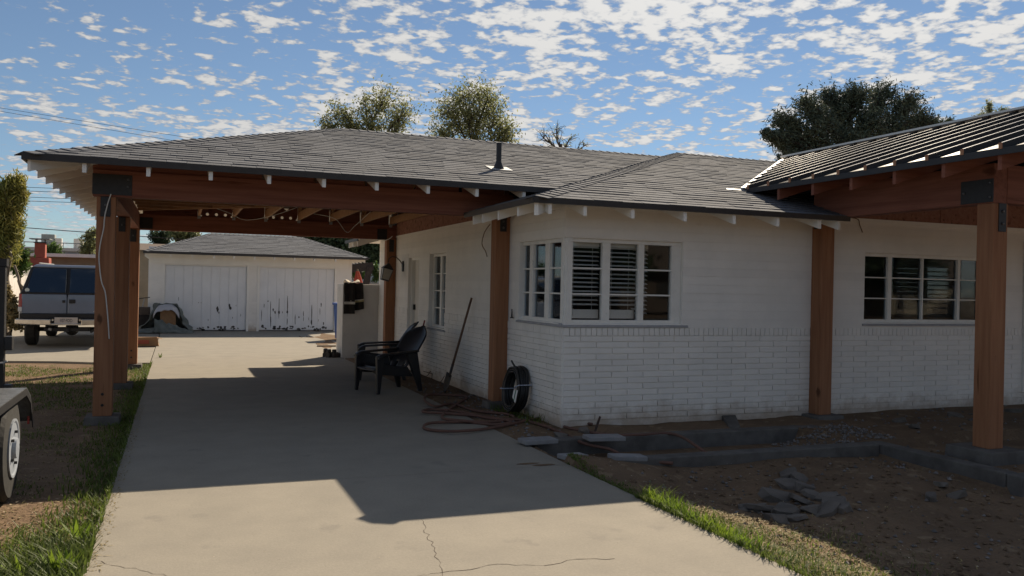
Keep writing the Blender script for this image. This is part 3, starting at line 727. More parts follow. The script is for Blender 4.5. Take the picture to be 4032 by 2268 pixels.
# roof vents beyond the ridge
m_ = MB().lathe([(.05, 0), (.05, .28), (.07, .29), (.07, .33), (.0, .34)], (8.15, 14.9, 3.5), 10); solo(m_, 'roof_vent', 'vent_black', 'short dark capped vent peeking above the house ridge', 'vent')
m_ = MB().lathe([(.045, 0), (.045, .2), (.06, .21), (.06, .24), (.0, .25)], (7.95, 14.6, 3.5), 10); solo(m_, 'roof_vent', 'chimney_red', 'small reddish pipe stub peeking above the house ridge', 'vent')

# ================================================================ CARPORT
CXL, CYF, CYR, CZ = -1.45, 9.65, 17.2, 2.79
CYM = (CYF+CYR)/2; CD = CYM-CYF; CXP = CXL+CD; CZR = CZ+PT*CD; CXR = 8.6
carport = thing('carport', 'open carport with cedar posts and beams under a shingled hip roof', 'carport', (1.5, 13.4, 0))
ccz = lambda d: CZ+PT*d
def mkposts():
    pm_ = MB().box(-.095, .095, -.095, .095, 0, 2.5)
    return pm_
pz = .06
POSTS = [(-.745, 10.345, pz), (-.76, 13.55, pz), (-.745, 16.505, pz), (3.885, 10.345, .085), (3.885, 16.505, pz)]
for (x, y, z) in POSTS:
    build(MB().box(x-.095, x+.095, y-.095, y+.095, z, 2.452), 'post', 'post_wood', carport, bevel=.006)
    build(MB().hexa([(x-.2, y-.2, -.25), (x+.2, y-.2, -.25), (x+.2, y+.2, -.25), (x-.2, y+.2, -.25), (x-.17, y-.17, z), (x+.17, y-.17, z), (x+.17, y+.17 if x < 3 else y+.09, z), (x-.17, y+.17 if x < 3 else y+.09, z)]), 'pedestal', 'footing', carport, bevel=.01)
for (x, y) in ((-.745, 10.345), (-.745, 16.505)):
    for zz in (.12, .24): build(MB().lathe([(.016, 0), (.016, -.006)], (x, y-.096, pz+zz), 8, 'y'), 'bolt', 'iron', carport)
BZ0, BZ1 = 2.455, 2.745
build(MB().box(-.88, 4.02, 10.25, 10.39, BZ0, BZ1), 'front_beam', 'cedar_x', carport, bevel=.006)
build(MB().box(-.84, 3.985, 16.42, 16.56, BZ0-.015, BZ1-.02), 'rear_beam', 'cedar_x', carport, bevel=.006)
build(MB().box(-.835, -.655, 10.395, 16.415, BZ0+.002, BZ1-.002), 'side_beam', 'cedar_y', carport, bevel=.006)
def plate(parent, boxes, bolts, n='y-'):
    m_ = MB()
    for b in boxes: m_.box(*b)
    p = build(m_, 'connector_plate', 'iron', parent, bevel=.002)
    for (x, y, z) in bolts: build(MB().lathe([(.015, .0), (.015, -.008), (.008, -.012)], (x, y, z), 8, 'y' if n == 'y-' else 'x'), 'bolt', 'bolt', p)
plate(carport, [(-.885, -.49, 10.242, 10.2499, 2.475, 2.70)], [(-.53, 10.242, 2.65), (-.53, 10.242, 2.57)])
plate(carport, [(-.80, -.70, 10.2405, 10.2495, 2.235, 2.452)], [(-.75, 10.2405, 2.36), (-.75, 10.2405, 2.28)])
plate(carport, [(-.81, -.72, 13.446, 13.4545, 2.24, 2.45)], [(-.765, 13.446, 2.34)])
plate(carport, [(-.80, -.70, 16.401, 16.4095, 2.22, 2.44)], [(-.75, 16.401, 2.33)])
plate(carport, [(-.65, -.44, 16.41, 16.4195, 2.46, 2.66)], [])
plate(carport, [(3.60, 3.79, 16.41, 16.4195, 2.43, 2.64)], [])
plate(carport, [(3.84, 3.93, 10.2405, 10.2495, 2.27, 2.452)], [(3.885, 10.2405, 2.40), (3.885, 10.2405, 2.32)])
plate(carport, [(3.84, 3.93, 16.401, 16.4095, 2.20, 2.44)], [])
# decks: white painted overhang strips, raw sheathing inside the beams
OV = .60
def cz(x, y): return CZ+PT*min(x-CXL, y-CYF, CYR-y)
def ring(d): return [(CXL+d, CYF+d), (CXL+d, CYR-d)]
tD = .022
fo = [(CXL, CYF, CZ), (CXR, CYF, CZ), (CXR, CYF+OV, ccz(OV)), (CXL+OV, CYF+OV, ccz(OV))]
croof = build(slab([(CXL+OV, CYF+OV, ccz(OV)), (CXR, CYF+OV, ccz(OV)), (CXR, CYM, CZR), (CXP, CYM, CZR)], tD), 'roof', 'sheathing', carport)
build(slab(fo, tD), 'eave_soffit', 'white_paint', carport)
build(slab([(CXL, CYF, CZ), (CXL, CYR, CZ), (CXL+OV, CYR-OV, ccz(OV)), (CXL+OV, CYF+OV, ccz(OV))], tD), 'eave_soffit', 'white_paint', carport)
build(slab([(CXL, CYR, CZ), (CXL+OV, CYR-OV, ccz(OV)), (CXR, CYR-OV, ccz(OV)), (CXR, CYR, CZ)], tD), 'eave_soffit', 'white_paint', carport)
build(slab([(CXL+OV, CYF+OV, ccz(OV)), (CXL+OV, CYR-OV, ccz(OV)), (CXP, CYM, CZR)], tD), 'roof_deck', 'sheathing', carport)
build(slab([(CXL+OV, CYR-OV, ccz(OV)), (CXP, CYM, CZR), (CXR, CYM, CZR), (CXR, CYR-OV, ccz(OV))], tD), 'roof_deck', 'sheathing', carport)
shingles(croof, (CXL, CYF-.012, CZ-.003), (1, 0, 0), Vf, [(0, 0), (CXR-CXL, 0), (CXR-CXL, CD*kf), (CXP-CXL, CD*kf)], 300, seed=31)
shingles(croof, (CXL-.012, CYF, CZ-.003), (0, 1, 0), Vl, [(0, 0), (CYR-CYF, 0), (CYM-CYF, CD*kf)], 0, seed=32)
caps(croof, (CXL, CYF, CZ), (CXP, CYM, CZR), (1, 0, 0), (0, 1, 0)); caps(croof, (CXL, CYR, CZ), (CXP, CYM, CZR), (1, 0, 0), (0, -1, 0))
caps(croof, (CXP, CYM, CZR), (CXR, CYM, CZR), (0, -1, -PT), (0, 1, -PT))
drip(croof, (CXL-.02, CYF, CZ), (4.6, CYF, CZ), (0, -1, 0), .062); drip(croof, (CXL, CYF+.001, CZ), (CXL, CYR, CZ), (-1, 0, 0), .062); drip(croof, (CXL, CYR, CZ), (4.2, CYR, CZ), (0, 1, 0), .062)
# rafters: white tails outside the beams, raw lumber inside
fx = [ony(px, 690, CYF+.03)[0] for px in (332, 584, 830, 1060, 1276, 1484, 1686, 1878)]
x_ = fx[-1]+.61
fx.append(x_)
zt = CZ-tD-.002
for x in fx:
    e_ = min(10.249, CYF+(x-CXL)-.03); tail(carport, (x, CYF+.012), (x, e_), zt+PT*.012, .135)
    Yi = min(CYM-.03, CYF+(x-CXL)-.03)
    if Yi > 10.5: tail(carport, (x, 10.392), (x, Yi), zt+PT*(10.392-CYF), .145, name='rafter', m='framing')
    tail(carport, (x, CYR-.012), (x, max(16.562, CYR-(x-CXL)+.03)), zt+PT*.012, .135)
    if Yi > 10.5: tail(carport, (x, 16.418), (x, CYF+CYR-Yi), zt+PT*(CYR-16.418), .145, name='rafter', m='framing')
y = 9.86; k = 0
while y < CYR-.15:
    tail(carport, (CXL+.012, y), (min(-.84, CXL+min(y-CYF, CYR-y)-.03), y), zt+PT*.012, .135)
    Xi = CXL+min(y-CYF, CYR-y)-.03
    if Xi > -.5: tail(carport, (-.653, y), (Xi, y), zt+PT*(-.653-CXL), .145, name='rafter', m='framing')
    y += .61
for (sy0, sg) in ((CYF, 1), (CYR, -1)):
    tail(carport, (CXL+.04, sy0+sg*.04), (CXL+.60, sy0+sg*.60), zt+.004, .15, .042, name='hip_tail', sl=PT/math.sqrt(2))
    tail(carport, (CXL+.82, sy0+sg*.82), (CXP, CYM), zt+PT*.80, .15, .042, name='hip_rafter', m='framing', sl=PT/math.sqrt(2))
build(MB().box(CXP-.1, CXR, CYM-.02, CYM+.02, CZR-.24, CZR-.04), 'ridge_board', 'framing', carport)
# ceiling joists hung on the rear beam, turned round the hip line
JX = [.331, .929, 1.496, 2.098, 2.696, 3.29, 3.86]
JZ = 2.735
for x in JX:
    y0 = 10.392 if x > 1.2 else 15.1-x
    build(MB().box(x-.019, x+.019, y0, 16.418, JZ, JZ+.14), 'ceiling_joist', 'framing', carport)
for y in (12.2, 12.8, 13.4, 14.0, 14.6, 15.2):
    x1 = min(1.475, 15.1-y if y > 13.4 else y-11.6)
    build(MB().box(-.65, x1, y-.019, y+.019, JZ, JZ+.14), 'ceiling_joist', 'framing', carport)
build(MB().bar((-.65, 15.75, JZ+.062), (1.47, 13.63, JZ+.062), .038, .14), 'hip_joist', 'framing', carport)
# vent blocks with three round holes over the rear beam
def vent_block(x0, x1, y, z0, z1):
    m_ = MB(); n = 12; r = .027; cxs = [x0+(x1-x0)*f for f in (.22, .5, .78)]; zc_ = z0+.045
    bx = [x0]+[(cxs[0]+cxs[1])/2, (cxs[1]+cxs[2])/2]+[x1]
    for c, a, b in zip(cxs, bx[:-1], bx[1:]):
        ringv = []; outv = []
        for k in range(n):
            t = 2*math.pi*k/n; dx_, dz_ = math.cos(t), math.sin(t)
            ringv.append((c+r*dx_, y, zc_+r*dz_))
            s_ = min(((b-c) if dx_ > 0 else (c-a))/max(1e-6, abs(dx_)), ((z1-zc_) if dz_ > 0 else (zc_-z0))/max(1e-6, abs(dz_))); outv.append((c+s_*dx_, y, zc_+s_*dz_))
        base = len(m_.v); m_.v += ringv+outv
        for k in range(n): m_.f.append((base+k, base+(k+1) % n, base+n+(k+1) % n, base+n+k))
        cor = [(b, y, z1), (a, y, z1), (a, y, z0), (b, y, z0)]
        for q, (k1, k2) in zip(cor, ((1, 2), (4, 5), (7, 8), (10, 11))):
            m_.v.append(q); m_.f.append((base+n+k1, len(m_.v)-1, base+n+k2))
    o = build(m_, 'vent_block', 'cedar_x', carport, recalc=False); md = o.modifiers.new('s', 'SOLIDIFY'); md.thickness = .02
zr0 = BZ1-.02
jx = [-.63]+JX
for i, (a, b) in enumerate(zip(jx[:-1], jx[1:])):
    if i in (1, 3): vent_block(a+.022, b-.022, 16.5, zr0+.002, zr0+.25)
    else: build(MB().box(a+.022, b-.022, 16.49, 16.51, zr0+.002, zr0+.25), 'blocking', 'cedar_x', carport)
for a, b in zip(fx[:-1], fx[1:]): build(MB().box(a+.022, b-.022, 10.31, 10.33, BZ1+.002, BZ1+.14), 'blocking', 'cedar_x', carport)
for x in JX: build(MB().box(x-.028, x+.028, 16.40, 16.419, JZ-.055, JZ+.02), 'joist_hanger', 'galv', carport)
# loose cable under the roof
def cable(name, pts, r, m, label, cat, group=None, jit=.0, n=5):
    P = [np.array(p, float) for p in pts]; out_ = []
    for i in range(len(P)-1):
        p0, p1, p2, p3 = P[max(0, i-1)], P[i], P[i+1], P[min(len(P)-1, i+2)]
        for t in np.linspace(0, 1, 7)[:-1]:
            out_.append(.5*((2*p1)+(-p0+p2)*t+(2*p0-5*p1+4*p2-p3)*t*t+(-p0+3*p1-3*p2+p3)*t**3))
    out_.append(P[-1])
    return solo(MB().tube(out_, r, n), name, m, label, cat, group, smooth=True)
cable('loose_cable', [(2.3, 15.9, 2.83), (2.6, 15.4, 2.72), (2.85, 15.6, 2.5), (3.0, 15.6, 2.62), (3.2, 15.2, 2.86)], .006, 'wire_white', 'pale cable looping down beside the rafters near the rear beam', 'cable')
cable('loose_cable', [(.35, 15.2, 2.85), (.8, 15.6, 2.75), (1.1, 15.9, 2.66), (1.5, 15.5, 2.72), (1.9, 15.0, 2.86)], .005, 'wire_white', 'thin tangled cable crossing the vent blocks under the carport roof', 'cable')

# ================================================================ PORCH
porch = thing('porch', 'unfinished front porch with cedar posts and dark ribbed metal gable roof', 'porch', (9, 7, 0))
PEX, PEZ, PP, PRX, PYF = 6.885, 2.90, .318, 10.2, 4.6
PRZ = PEZ+PP*(PRX-PEX)
for (x, y, z) in ((7.495, 8.485, .055), (7.495, 6.115, .07)):
    build(MB().box(x-.095, x+.095, y-.095, y+.094, z, 2.478), 'post', 'post_wood', porch, bevel=.006)
    e = .3 if y < 7 else .24; yb = y+e*.9 if y < 7 else y+.094
    build(MB().hexa([(x-e, y-e, -.3), (x+e, y-e, -.3), (x+e, yb, -.3), (x-e, yb, -.3), (x-e*.85, y-e*.85, z), (x+e*.85, y-e*.85, z), (x+e*.85, yb, z), (x-e*.85, yb, z)]), 'pedestal', 'footing', porch, bevel=.012)
build(MB().box(7.405, 7.585, 6.03, 8.565, 2.48, 2.87), 'side_beam', 'cedar_y', porch, bevel=.006)
build(MB().box(7.59, 13.4, 6.03, 6.17, 2.485, 2.865), 'front_beam', 'cedar_x', porch, bevel=.006)
plate(porch, [(7.395, 7.4045, 6.03, 6.40, 2.49, 2.72)], [(7.395, 6.06, 2.68), (7.395, 6.06, 2.54), (7.395, 6.36, 2.6)], 'x')
plate(porch, [(7.46, 7.56, 6.0105, 6.0195, 2.2, 2.478)], [(7.51, 6.0105, 2.40), (7.51, 6.0105, 2.28)])
plate(porch, [(7.395, 7.4045, 8.42, 8.54, 2.36, 2.478)], [], 'x')
vY0 = 9.3; vY1 = 12.55
ld = [(PEX, PYF, PEZ), (PEX, vY0, PEZ), (PRX, vY1, PRZ), (PRX, PYF, PRZ)]
proof = build(slab(ld, .05), 'metal_roof', 'metal_roof', porch)
RXE = 2*PRX-PEX
build(slab([(RXE, PYF, PEZ), (RXE, vY0, PEZ), (PRX, vY1, PRZ), (PRX, PYF, PRZ)], .05), 'metal_roof', 'metal_roof', porch)
for i in range(40):
    y = 4.72+i*.405
    if y > vY1-.1: break
    xs = PEX-.02 if y < vY0 else PEX+(y-vY0)*(PRX-PEX)/(vY1-vY0)
    z0_ = PEZ+PP*(xs-PEX)
    a = np.array([xs, y, z0_+.027]); b = np.array([PRX-.02, y, PRZ+.027-PP*.02])
    rb = build(MB().bar(a, b, .028, .054), 'seam_rib', 'metal_roof', proof, bevel=.004)
    if y < vY0:
        build(MB().box(xs-.008, xs-.001, y-.018, y+.018, z0_-.002, z0_+.055), 'end_cap', 'brown_end', proof)  # small plate on the eave end of the rib, coloured brown
build(MB().bar((PRX, PYF, PRZ+.055), (PRX, vY1, PRZ+.055), .24, .03), 'ridge_cap', 'white_paint', proof)  # white colour put in for the bright reflection of the metal cap
build(MB().hexa([(PEX-.02, PYF, PEZ-.06), (PEX, PYF, PEZ-.06), (PEX, vY0, PEZ-.06), (PEX-.02, vY0, PEZ-.06), (PEX-.022, PYF, PEZ+.003), (PEX, PYF, PEZ+.003), (PEX, vY0, PEZ+.003), (PEX-.022, vY0, PEZ+.003)]), 'drip_edge', 'drip_edge', proof)
a = np.array([PEX-.05, vY0-.06, PEZ+.01]); b = np.array([PRX-.05, vY1, PRZ+.02]); build(MB().bar(a, b, .06, .02), 'valley_flashing', 'galv', proof)
build(MB().hexa([(6.55, 9.2, zf(9.2)+.012), (6.86, 9.2, zf(9.2)+.012), (6.86, 9.27, zf(9.27)+.012), (6.6, 9.27, zf(9.27)+.012), (6.55, 9.2, zf(9.2)+.018), (6.86, 9.2, zf(9.2)+.018), (6.86, 9.27, zf(9.27)+.018), (6.6, 9.27, zf(9.27)+.018)]), 'step_flashing', 'galv', proof)
y = 4.95
while y < 9.2:
    tail(porch, (PEX+.01, y), (PRX-.05, y), PEZ-.052, .14, .042, name='rafter', m='cedar_x', sl=PP); y += .61
# dark fascia of the right part and the underside stays open
cable('loose_cable', [ony(3310, 852, HY-.03), ony(3375, 862, HY-.03), ony(3385, 885, HY-.03), ony(3396, 915, HY-.03)], .006, 'wire_brown', 'brown wire end sticking out above the wall beside the porch window', 'cable')
cable('loose_cable', [onx(1930, 882, 3.93), onx(1908, 915, 3.93), onx(1898, 960, 3.93), onx(1912, 990, 3.93), onx(1918, 1010, 3.93)], .007, 'wire_brown', 'brown wire hanging from the eave left of the middle cedar post', 'cable')
# vent pipe on the carport roof
vp = thing('vent_pipe', 'black plumbing vent pipe with pale flashing on the carport shingles', 'vent pipe', (3.99, 10.75, 3.12))
zb_ = CZ+PT*(10.75-CYF)
build(MB().lathe([(.085, zb_-.01), (.065, zb_+.04), (.042, zb_+.10), (.036, zb_+.12), (.036, zb_+.36), (.03, zb_+.36)], (3.99, 10.75, 0), 14), 'pipe', 'vent_black', vp, smooth=False)
q = [(3.84, 10.63), (4.15, 10.63), (4.15, 10.88), (3.84, 10.88)]
build(MB().prism([(x, y, CZ+PT*(y-CYF)+.018) for x, y in q], (0, 0, .005)), 'flashing', 'galv', vp)

# ================================================================ GARAGE
gar = thing('detached_garage', 'white detached two-door garage with peeling plank doors and hip roof', 'garage', (2.4, 29, 0))
GY = 27.85; GE = 27.2; GX0, GX1 = -.95, 5.66; GZ = 2.40; GD = 1.9; GP = .36; GYB = GE+2*GD
gw0, gw1 = ony(582, 1200, GY)[0], ony(1383, 1200, GY)[0]
GF = Frame((gw0, GY, 0), (1, 0, 0), (0, -1, 0)); gu = lambda px: ony(px, 1200, GY)[0]-gw0
d1 = (gu(646), gu(971), 0, 2.02); d2 = (gu(1019), gu(1316), 0, 2.02)
m_ = MB(); wall_boxes(m_, GF, 0, gw1-gw0, -.1, 2.56, [d1, d2], -.15, 0)
m_.box(gw0, gw0+.15, GY+.15, GYB-.6, -.1, 2.56); m_.box(gw1-.15, gw1, GY+.15, GYB-.6, -.1, 2.56); m_.box(gw0, gw1, GYB-.6, GYB-.45, -.1, 2.56)
build(m_, 'wall', 'brick_paint', gar)
m_ = MB()
for (a, b) in ((0, d1[0]), (d1[1], d2[0]), (d2[1], gw1-gw0)):
    for k, q in enumerate(brick_list(a, b, .05, .0677, 14, .406, [], off0=a*.3)): GF.box(m_, q[0]+.004, q[1]-.004, -.02, .008, q[2]+.004, q[3]-.004)
stuff(build(m_, 'brick_courses', 'brick_paint', gar))
m_ = MB(); GF.box(m_, .12, gw1-gw0-.12, .001, .03, 2.06, 2.36); build(m_, 'header_board', 'white_paint', gar)
def gdoor(d, seed, chips):
    random.seed(seed); root = MB(); GF.box(root, d[0]+.01, d[1]-.01, -.11, -.07, .03, 2.02)
    dr = build(root, 'garage_door', 'garage_paint', gar); n = 9; wv = (d[1]-d[0]-.02)/n
    for k in range(n):
        a = d[0]+.01+k*wv; pm_ = MB(); GF.box(pm_, a+.002, a+wv-.002, -.069, -.045+random.uniform(-.002, .002), .05+random.uniform(0, .012), 2.0)
        build(pm_, 'plank', 'garage_paint', dr, bevel=.003)
    cm = MB()
    for (u, z, wd, hh) in chips:
        n_ = 9; uc = d[0]+u*(d[1]-d[0])
        pts = [GF.p(uc+math.cos(t)*wd*.8*random.uniform(.4, 1), -.0415, z+math.sin(t)*hh*random.uniform(.6, 1)) for t in np.linspace(0, 2*math.pi, n_+1)[:-1]]
        cm.add(pts, [tuple(range(n_))])
    build(cm, 'peeled_paint', 'peeled_wood', dr, recalc=False)
random.seed(3)
ch1 = [(.17, 1.0, .014, .07), (.41, .88, .02, .02), (.44, .88, .012, .03), (.64, .68, .06, .11), (.66, .58, .03, .05), (.79, .78, .06, .10), (.8, .72, .05, .07), (.93, .5, .012, .05), (.87, .8, .012, .03), (.83, .42, .012, .04), (.53, .35, .015, .05)]
ch1 += [(random.uniform(.28, .92), random.uniform(.05, .14), random.uniform(.02, .09), random.uniform(.015, .05)) for i in range(26)]
ch2 = [(.04, .5, .014, .24), (.07, .8, .02, .08), (.12, .95, .03, .03), (.155, .62, .018, .42), (.16, .3, .02, .25), (.19, .68, .035, .06), (.215, .6, .04, .06), (.265, .78, .022, .44), (.265, .6, .04, .07), (.31, .6, .015, .05), (.375, .8, .024, .5), (.375, .62, .05, .07), (.375, .3, .024, .14), (.48, .35, .022, .22), (.53, .45, .03, .04), (.59, .55, .02, .12), (.59, .4, .014, .1), (.7, .6, .022, .34), (.7, .3, .04, .13), (.81, .62, .015, .14), (.825, .86, .03, .09), (.86, .25, .04, .06), (.66, .4, .012, .06), (.79, .35, .012, .05), (.45, .14, .04, .05)]
ch2 += [(random.uniform(.05, .95), random.uniform(.05, .16), random.uniform(.02, .10), random.uniform(.015, .06)) for i in range(34)]
gdoor(d1, 5, ch1); gdoor(d2, 6, ch2)
for d in (d1, d2):
    m_ = MB(); GF.box(m_, d[0]-.06, d[0]+.009, .001, .02, 0, 2.05); build(m_, 'door_casing', 'white_paint', gar); m_ = MB(); GF.box(m_, d[1]-.009, d[1]+.06, .001, .02, 0, 2.05); build(m_, 'door_casing', 'white_paint', gar)
GRX0, GRX1 = GX0+GD, GX1-GD; GRZ = GZ+GP*GD
groof = build(slab([(GX0, GE, GZ), (GX1, GE, GZ), (GRX1, GE+GD, GRZ), (GRX0, GE+GD, GRZ)], .025), 'roof', 'white_paint', gar)
build(slab([(GX0, GE, GZ), (GRX0, GE+GD, GRZ), (GX0, GYB, GZ)], .025), 'roof_deck', 'white_paint', gar)
build(slab([(GX1, GE, GZ), (GX1, GYB, GZ), (GRX1, GE+GD, GRZ)], .025), 'roof_deck', 'white_paint', gar)
build(slab([(GX0, GYB, GZ), (GRX0, GE+GD, GRZ), (GRX1, GE+GD, GRZ), (GX1, GYB, GZ)], .025), 'roof_deck', 'white_paint', gar)
kg = math.hypot(1, GP); Vg = np.array([0, 1, GP])/kg
shingles(groof, (GX0, GE-.01, GZ-.002), (1, 0, 0), Vg, [(0, 0), (GX1-GX0, 0), (GRX1-GX0, GD*kg), (GRX0-GX0, GD*kg)], 0, seed=41)
shingles(groof, (GX0-.01, GE, GZ-.002), (0, 1, 0), np.array([1, 0, GP])/kg, [(0, 0), (GYB-GE, 0), (GD, GD*kg)], 0, seed=42)
shingles(groof, (GX1+.01, GE, GZ-.002), (0, 1, 0), np.array([-1, 0, GP])/kg, [(0, 0), (GYB-GE, 0), (GD, GD*kg)], 0, seed=43)
caps(groof, (GX0, GE, GZ), (GRX0, GE+GD, GRZ), (1, 0, 0), (0, 1, 0)); caps(groof, (GX1, GE, GZ), (GRX1, GE+GD, GRZ), (-1, 0, 0), (0, 1, 0)); caps(groof, (GRX0, GE+GD, GRZ), (GRX1, GE+GD, GRZ), (0, -1, -GP), (0, 1, -GP))
drip(groof, (GX0-.02, GE, GZ), (GX1+.02, GE, GZ), (0, -1, 0), .07); drip(groof, (GX0, GE, GZ), (GX0, GYB, GZ), (-1, 0, 0), .07); drip(groof, (GX1, GE, GZ), (GX1, GYB, GZ), (1, 0, 0), .07)
for px in (672, 758, 843, 922, 1003, 1081, 1160, 1238, 1322):
    x = ony(px, 1010, GE+.05)[0]; tail(gar, (x, GE+.012), (x, GY), GZ-.03, .13, .04, sl=GP)
for y in np.arange(GE+.3, GYB, .6):
    tail(gar, (GX0+.012, y), (gw0, y), GZ-.03, .13, .04, sl=GP); tail(gar, (GX1-.012, y), (gw1, y), GZ-.03, .13, .04, sl=GP)
# ================================================================ STUB WALL AND WHAT HANGS ON IT
SWY = 17.88
m_ = MB().box(3.215, 3.985, SWY, SWY+.2, -.1, 1.55); m_.box(3.215, 3.40, SWY+.2, SWY+.66, -.1, 1.551)
solo(m_, 'garden_wall', 'stucco_white', 'head-high plain white stub wall joining the house behind the carport', 'wall', bevel=.01)
# fire jacket draped over the wall
jk = thing('jacket', 'black firefighter jacket with yellow reflective bands draped over the stub wall', 'jacket', (3.45, SWY-.04, .9))
def drape(name, x0, x1, z0l, z0r, dpt, seed, m='jacket', ztop=1.575):
    def f(u, v):
        x = x0+(x1-x0)*u*(1+.10*(1-v)); zb = z0l+(z0r-z0l)*u; z = zb+(ztop-zb)*v
        y = SWY-dpt-.028*math.sin(u*8+seed)*(1-v*.6)-.02*nz(u*3+seed, v*4)-.03*math.sin(min(1, v*1.2)*math.pi)*.6
        if v > .93: y = SWY-dpt+(v-.93)/.07*.09; z = ztop+.012*math.sin(u*9)
        return (x, y, z)
    o = build(MB().grid(f, 14, 18), name, m, jk, smooth=True); s_ = o.modifiers.new('s', 'SOLIDIFY'); s_.thickness = .025
    return f
fa = drape('sleeve', ony(1352, 1150, SWY)[0], ony(1392, 1150, SWY)[0], .93, .93, .075, 1.0)
fb = drape('coat_body', ony(1378, 1150, SWY)[0], ony(1428, 1150, SWY)[0], .98, 1.03, .045, 2.0)
for (ff, va, vb, m, nm) in ((fb, .29, .36, 'reflective', 'reflective_band'), (fb, .36, .385, 'silver_trim', 'band_edge'), (fa, .31, .39, 'silver_trim', 'reflective_band')):
    def g(u, v, ff=ff, va=va, vb=vb):
        p = ff(u, va+(vb-va)*v); return (p[0], p[1]-.018, p[2])
    o = build(MB().grid(g, 14, 3), nm, m, jk, smooth=True); s_ = o.modifiers.new('s', 'SOLIDIFY'); s_.thickness = .004
def coll(u, v): return (3.26+.30*u, SWY-.07+.26*v, 1.585+.06*math.sin(v*3.0)*(.5+.5*math.sin(u*7+1))+.02*nz(u*6, v*6))
o = build(MB().grid(coll, 12, 8), 'lining', 'cream_cloth', jk, smooth=True); s_ = o.modifiers.new('s', 'SOLIDIFY'); s_.thickness = .012
# closed red umbrella leaning behind the wall
ub = thing('patio_umbrella', 'folded red patio umbrella leaning behind the stub wall', 'umbrella', (3.75, 19.0, 0))
tp = ony(1408, 1068, 19.0); bt = ony(1430, 1180, 18.9); bt[2] = .05
tp2 = tp+(bt-tp)*.6
def umb(u, v):
    c = tp+(tp2-tp)*v; a = u*2*math.pi; r = (.03+.19*v**.8)*(1+.25*math.sin(a*6)); return (c[0]+r*math.cos(a), c[1]+r*math.sin(a)*.8, c[2])
build(MB().grid(umb, 36, 8), 'canopy', 'red_fabric', ub, smooth=True); build(MB().tube([tp+(0, 0, .05), bt], .018, 8), 'pole', 'bark_light', ub)
a = ony(1386, 1090, 19.3); b = ony(1402, 1118, 19.2); d = b-a; b = a+d*((a[2]-.02)/max(.01, a[2]-b[2]))
solo(MB().tube([a, b], .016, 6), 'timber_stake', 'bark_light', 'pale timber stake leaning beside the folded red umbrella', 'stake')
# boots on the slab
def boot(p, rz, name, label):
    c, s_ = math.cos(rz), math.sin(rz); m_ = MB()
    prof = [(-.15, .05, .10), (-.10, .055, .12), (-.02, .05, .11), (.05, .048, .085), (.12, .045, .06), (.15, .03, .035)]
    path = []; secs = []
    for (y, w_, h_) in prof:
        for (a, b) in ((-1, 0), (1, 0), (1, .6), (.6, 1), (-.6, 1), (-1, .6)): secs.append((a*w_, y, b*h_))
    n = 6; k = len(prof); m_.v = [(p[0]+x*c-y*s_, p[1]+x*s_+y*c, p[2]+z) for x, y, z in secs]
    for i in range(k-1):
        for j in range(n): m_.f.append((i*n+j, i*n+(j+1) % n, (i+1)*n+(j+1) % n, (i+1)*n+j))
    m_.f += [tuple(range(n)), tuple((k-1)*n+j for j in range(n-1, -1, -1))]
    m_.tube([(p[0]+.1*s_, p[1]-.1*c, p[2]+.10), (p[0]+.105*s_, p[1]-.105*c, p[2]+.17)], [.052, .047], 10)
    b_ = tag(build(m_, name, 'leather', None, smooth=False, at=(p[0], p[1], p[2]), bevel=.008), label, 'boot', 'boots by the stub wall')
for (px, py, rz) in ((1332, 1407, -1.2), (1308, 1406, -.9), (1288, 1403, -.5)):
    p = onz(px, py); boot(p, rz, 'boot', 'worn black boot on the slab at the foot of the stub wall')
p = onz(1290, 1365); solo(MB().box(p[0]-.25, p[0]+.2, p[1]-.04, p[1]+.05, .001, .035), 'timber_offcut', 'bark_light', 'short timber offcut lying on the slab behind the boots', 'timber')
# blue bin behind the stub wall
bn = thing('wheelie_bin', 'blue plastic bin half hidden behind the stub wall near the garage', 'bin', (4.15, 23.6, 0))
bc = ony(1321, 1200, 23.4)[0]+.14
build(MB().hexa([(bc-.05, 23.4, .02), (bc+.42, 23.4, .02), (bc+.42, 23.9, .02), (bc-.05, 23.9, .02), (bc-.1, 23.35, .95), (bc+.47, 23.35, .95), (bc+.47, 23.95, .95), (bc-.1, 23.95, .95)]), 'tub', 'blue_plastic', bn, bevel=.02)
build(MB().box(bc-.13, bc+.5, 23.3, 24.0, .955, 1.02), 'lid', 'blue_plastic', bn, bevel=.02)

# ================================================================ WALL LANTERN
LY = onx(1590, 1050, HX)[1]; ln = thing('wall_lantern', 'black hanging coach lantern with gooseneck arm beside the house door', 'lantern', (HX, LY, 1.9))
zp = 1.93; build(MB().lathe([(.0, 0), (.055, 0), (.06, -.012), (.05, -.025), (.0, -.027)], (HX-.008, LY, zp), 14, 'x'), 'wall_plate', 'iron', ln)
build(MB().box(HX-.03, HX-.008, LY-.05, LY+.05, zp-.12, zp+.08), 'back_plate', 'iron', ln, bevel=.012)
arm = [(HX-.03, LY, zp+.02), (HX-.08, LY, zp+.09), (HX-.15, LY, zp+.15), (HX-.23, LY, zp+.16), (HX-.29, LY, zp+.12), (HX-.30, LY, zp+.04)]
build(MB().tube(arm, .009, 6), 'gooseneck', 'iron', ln, smooth=True)
lx, lz = HX-.30, zp-.02; tl = -.25
def T(x, y, z): return (lx+x*math.cos(tl)+z*math.sin(tl)*-1, LY+y, lz+z*math.cos(tl)+x*math.sin(tl)*1)
def TB(m_, pts): return m_.hexa([T(*p) for p in pts])
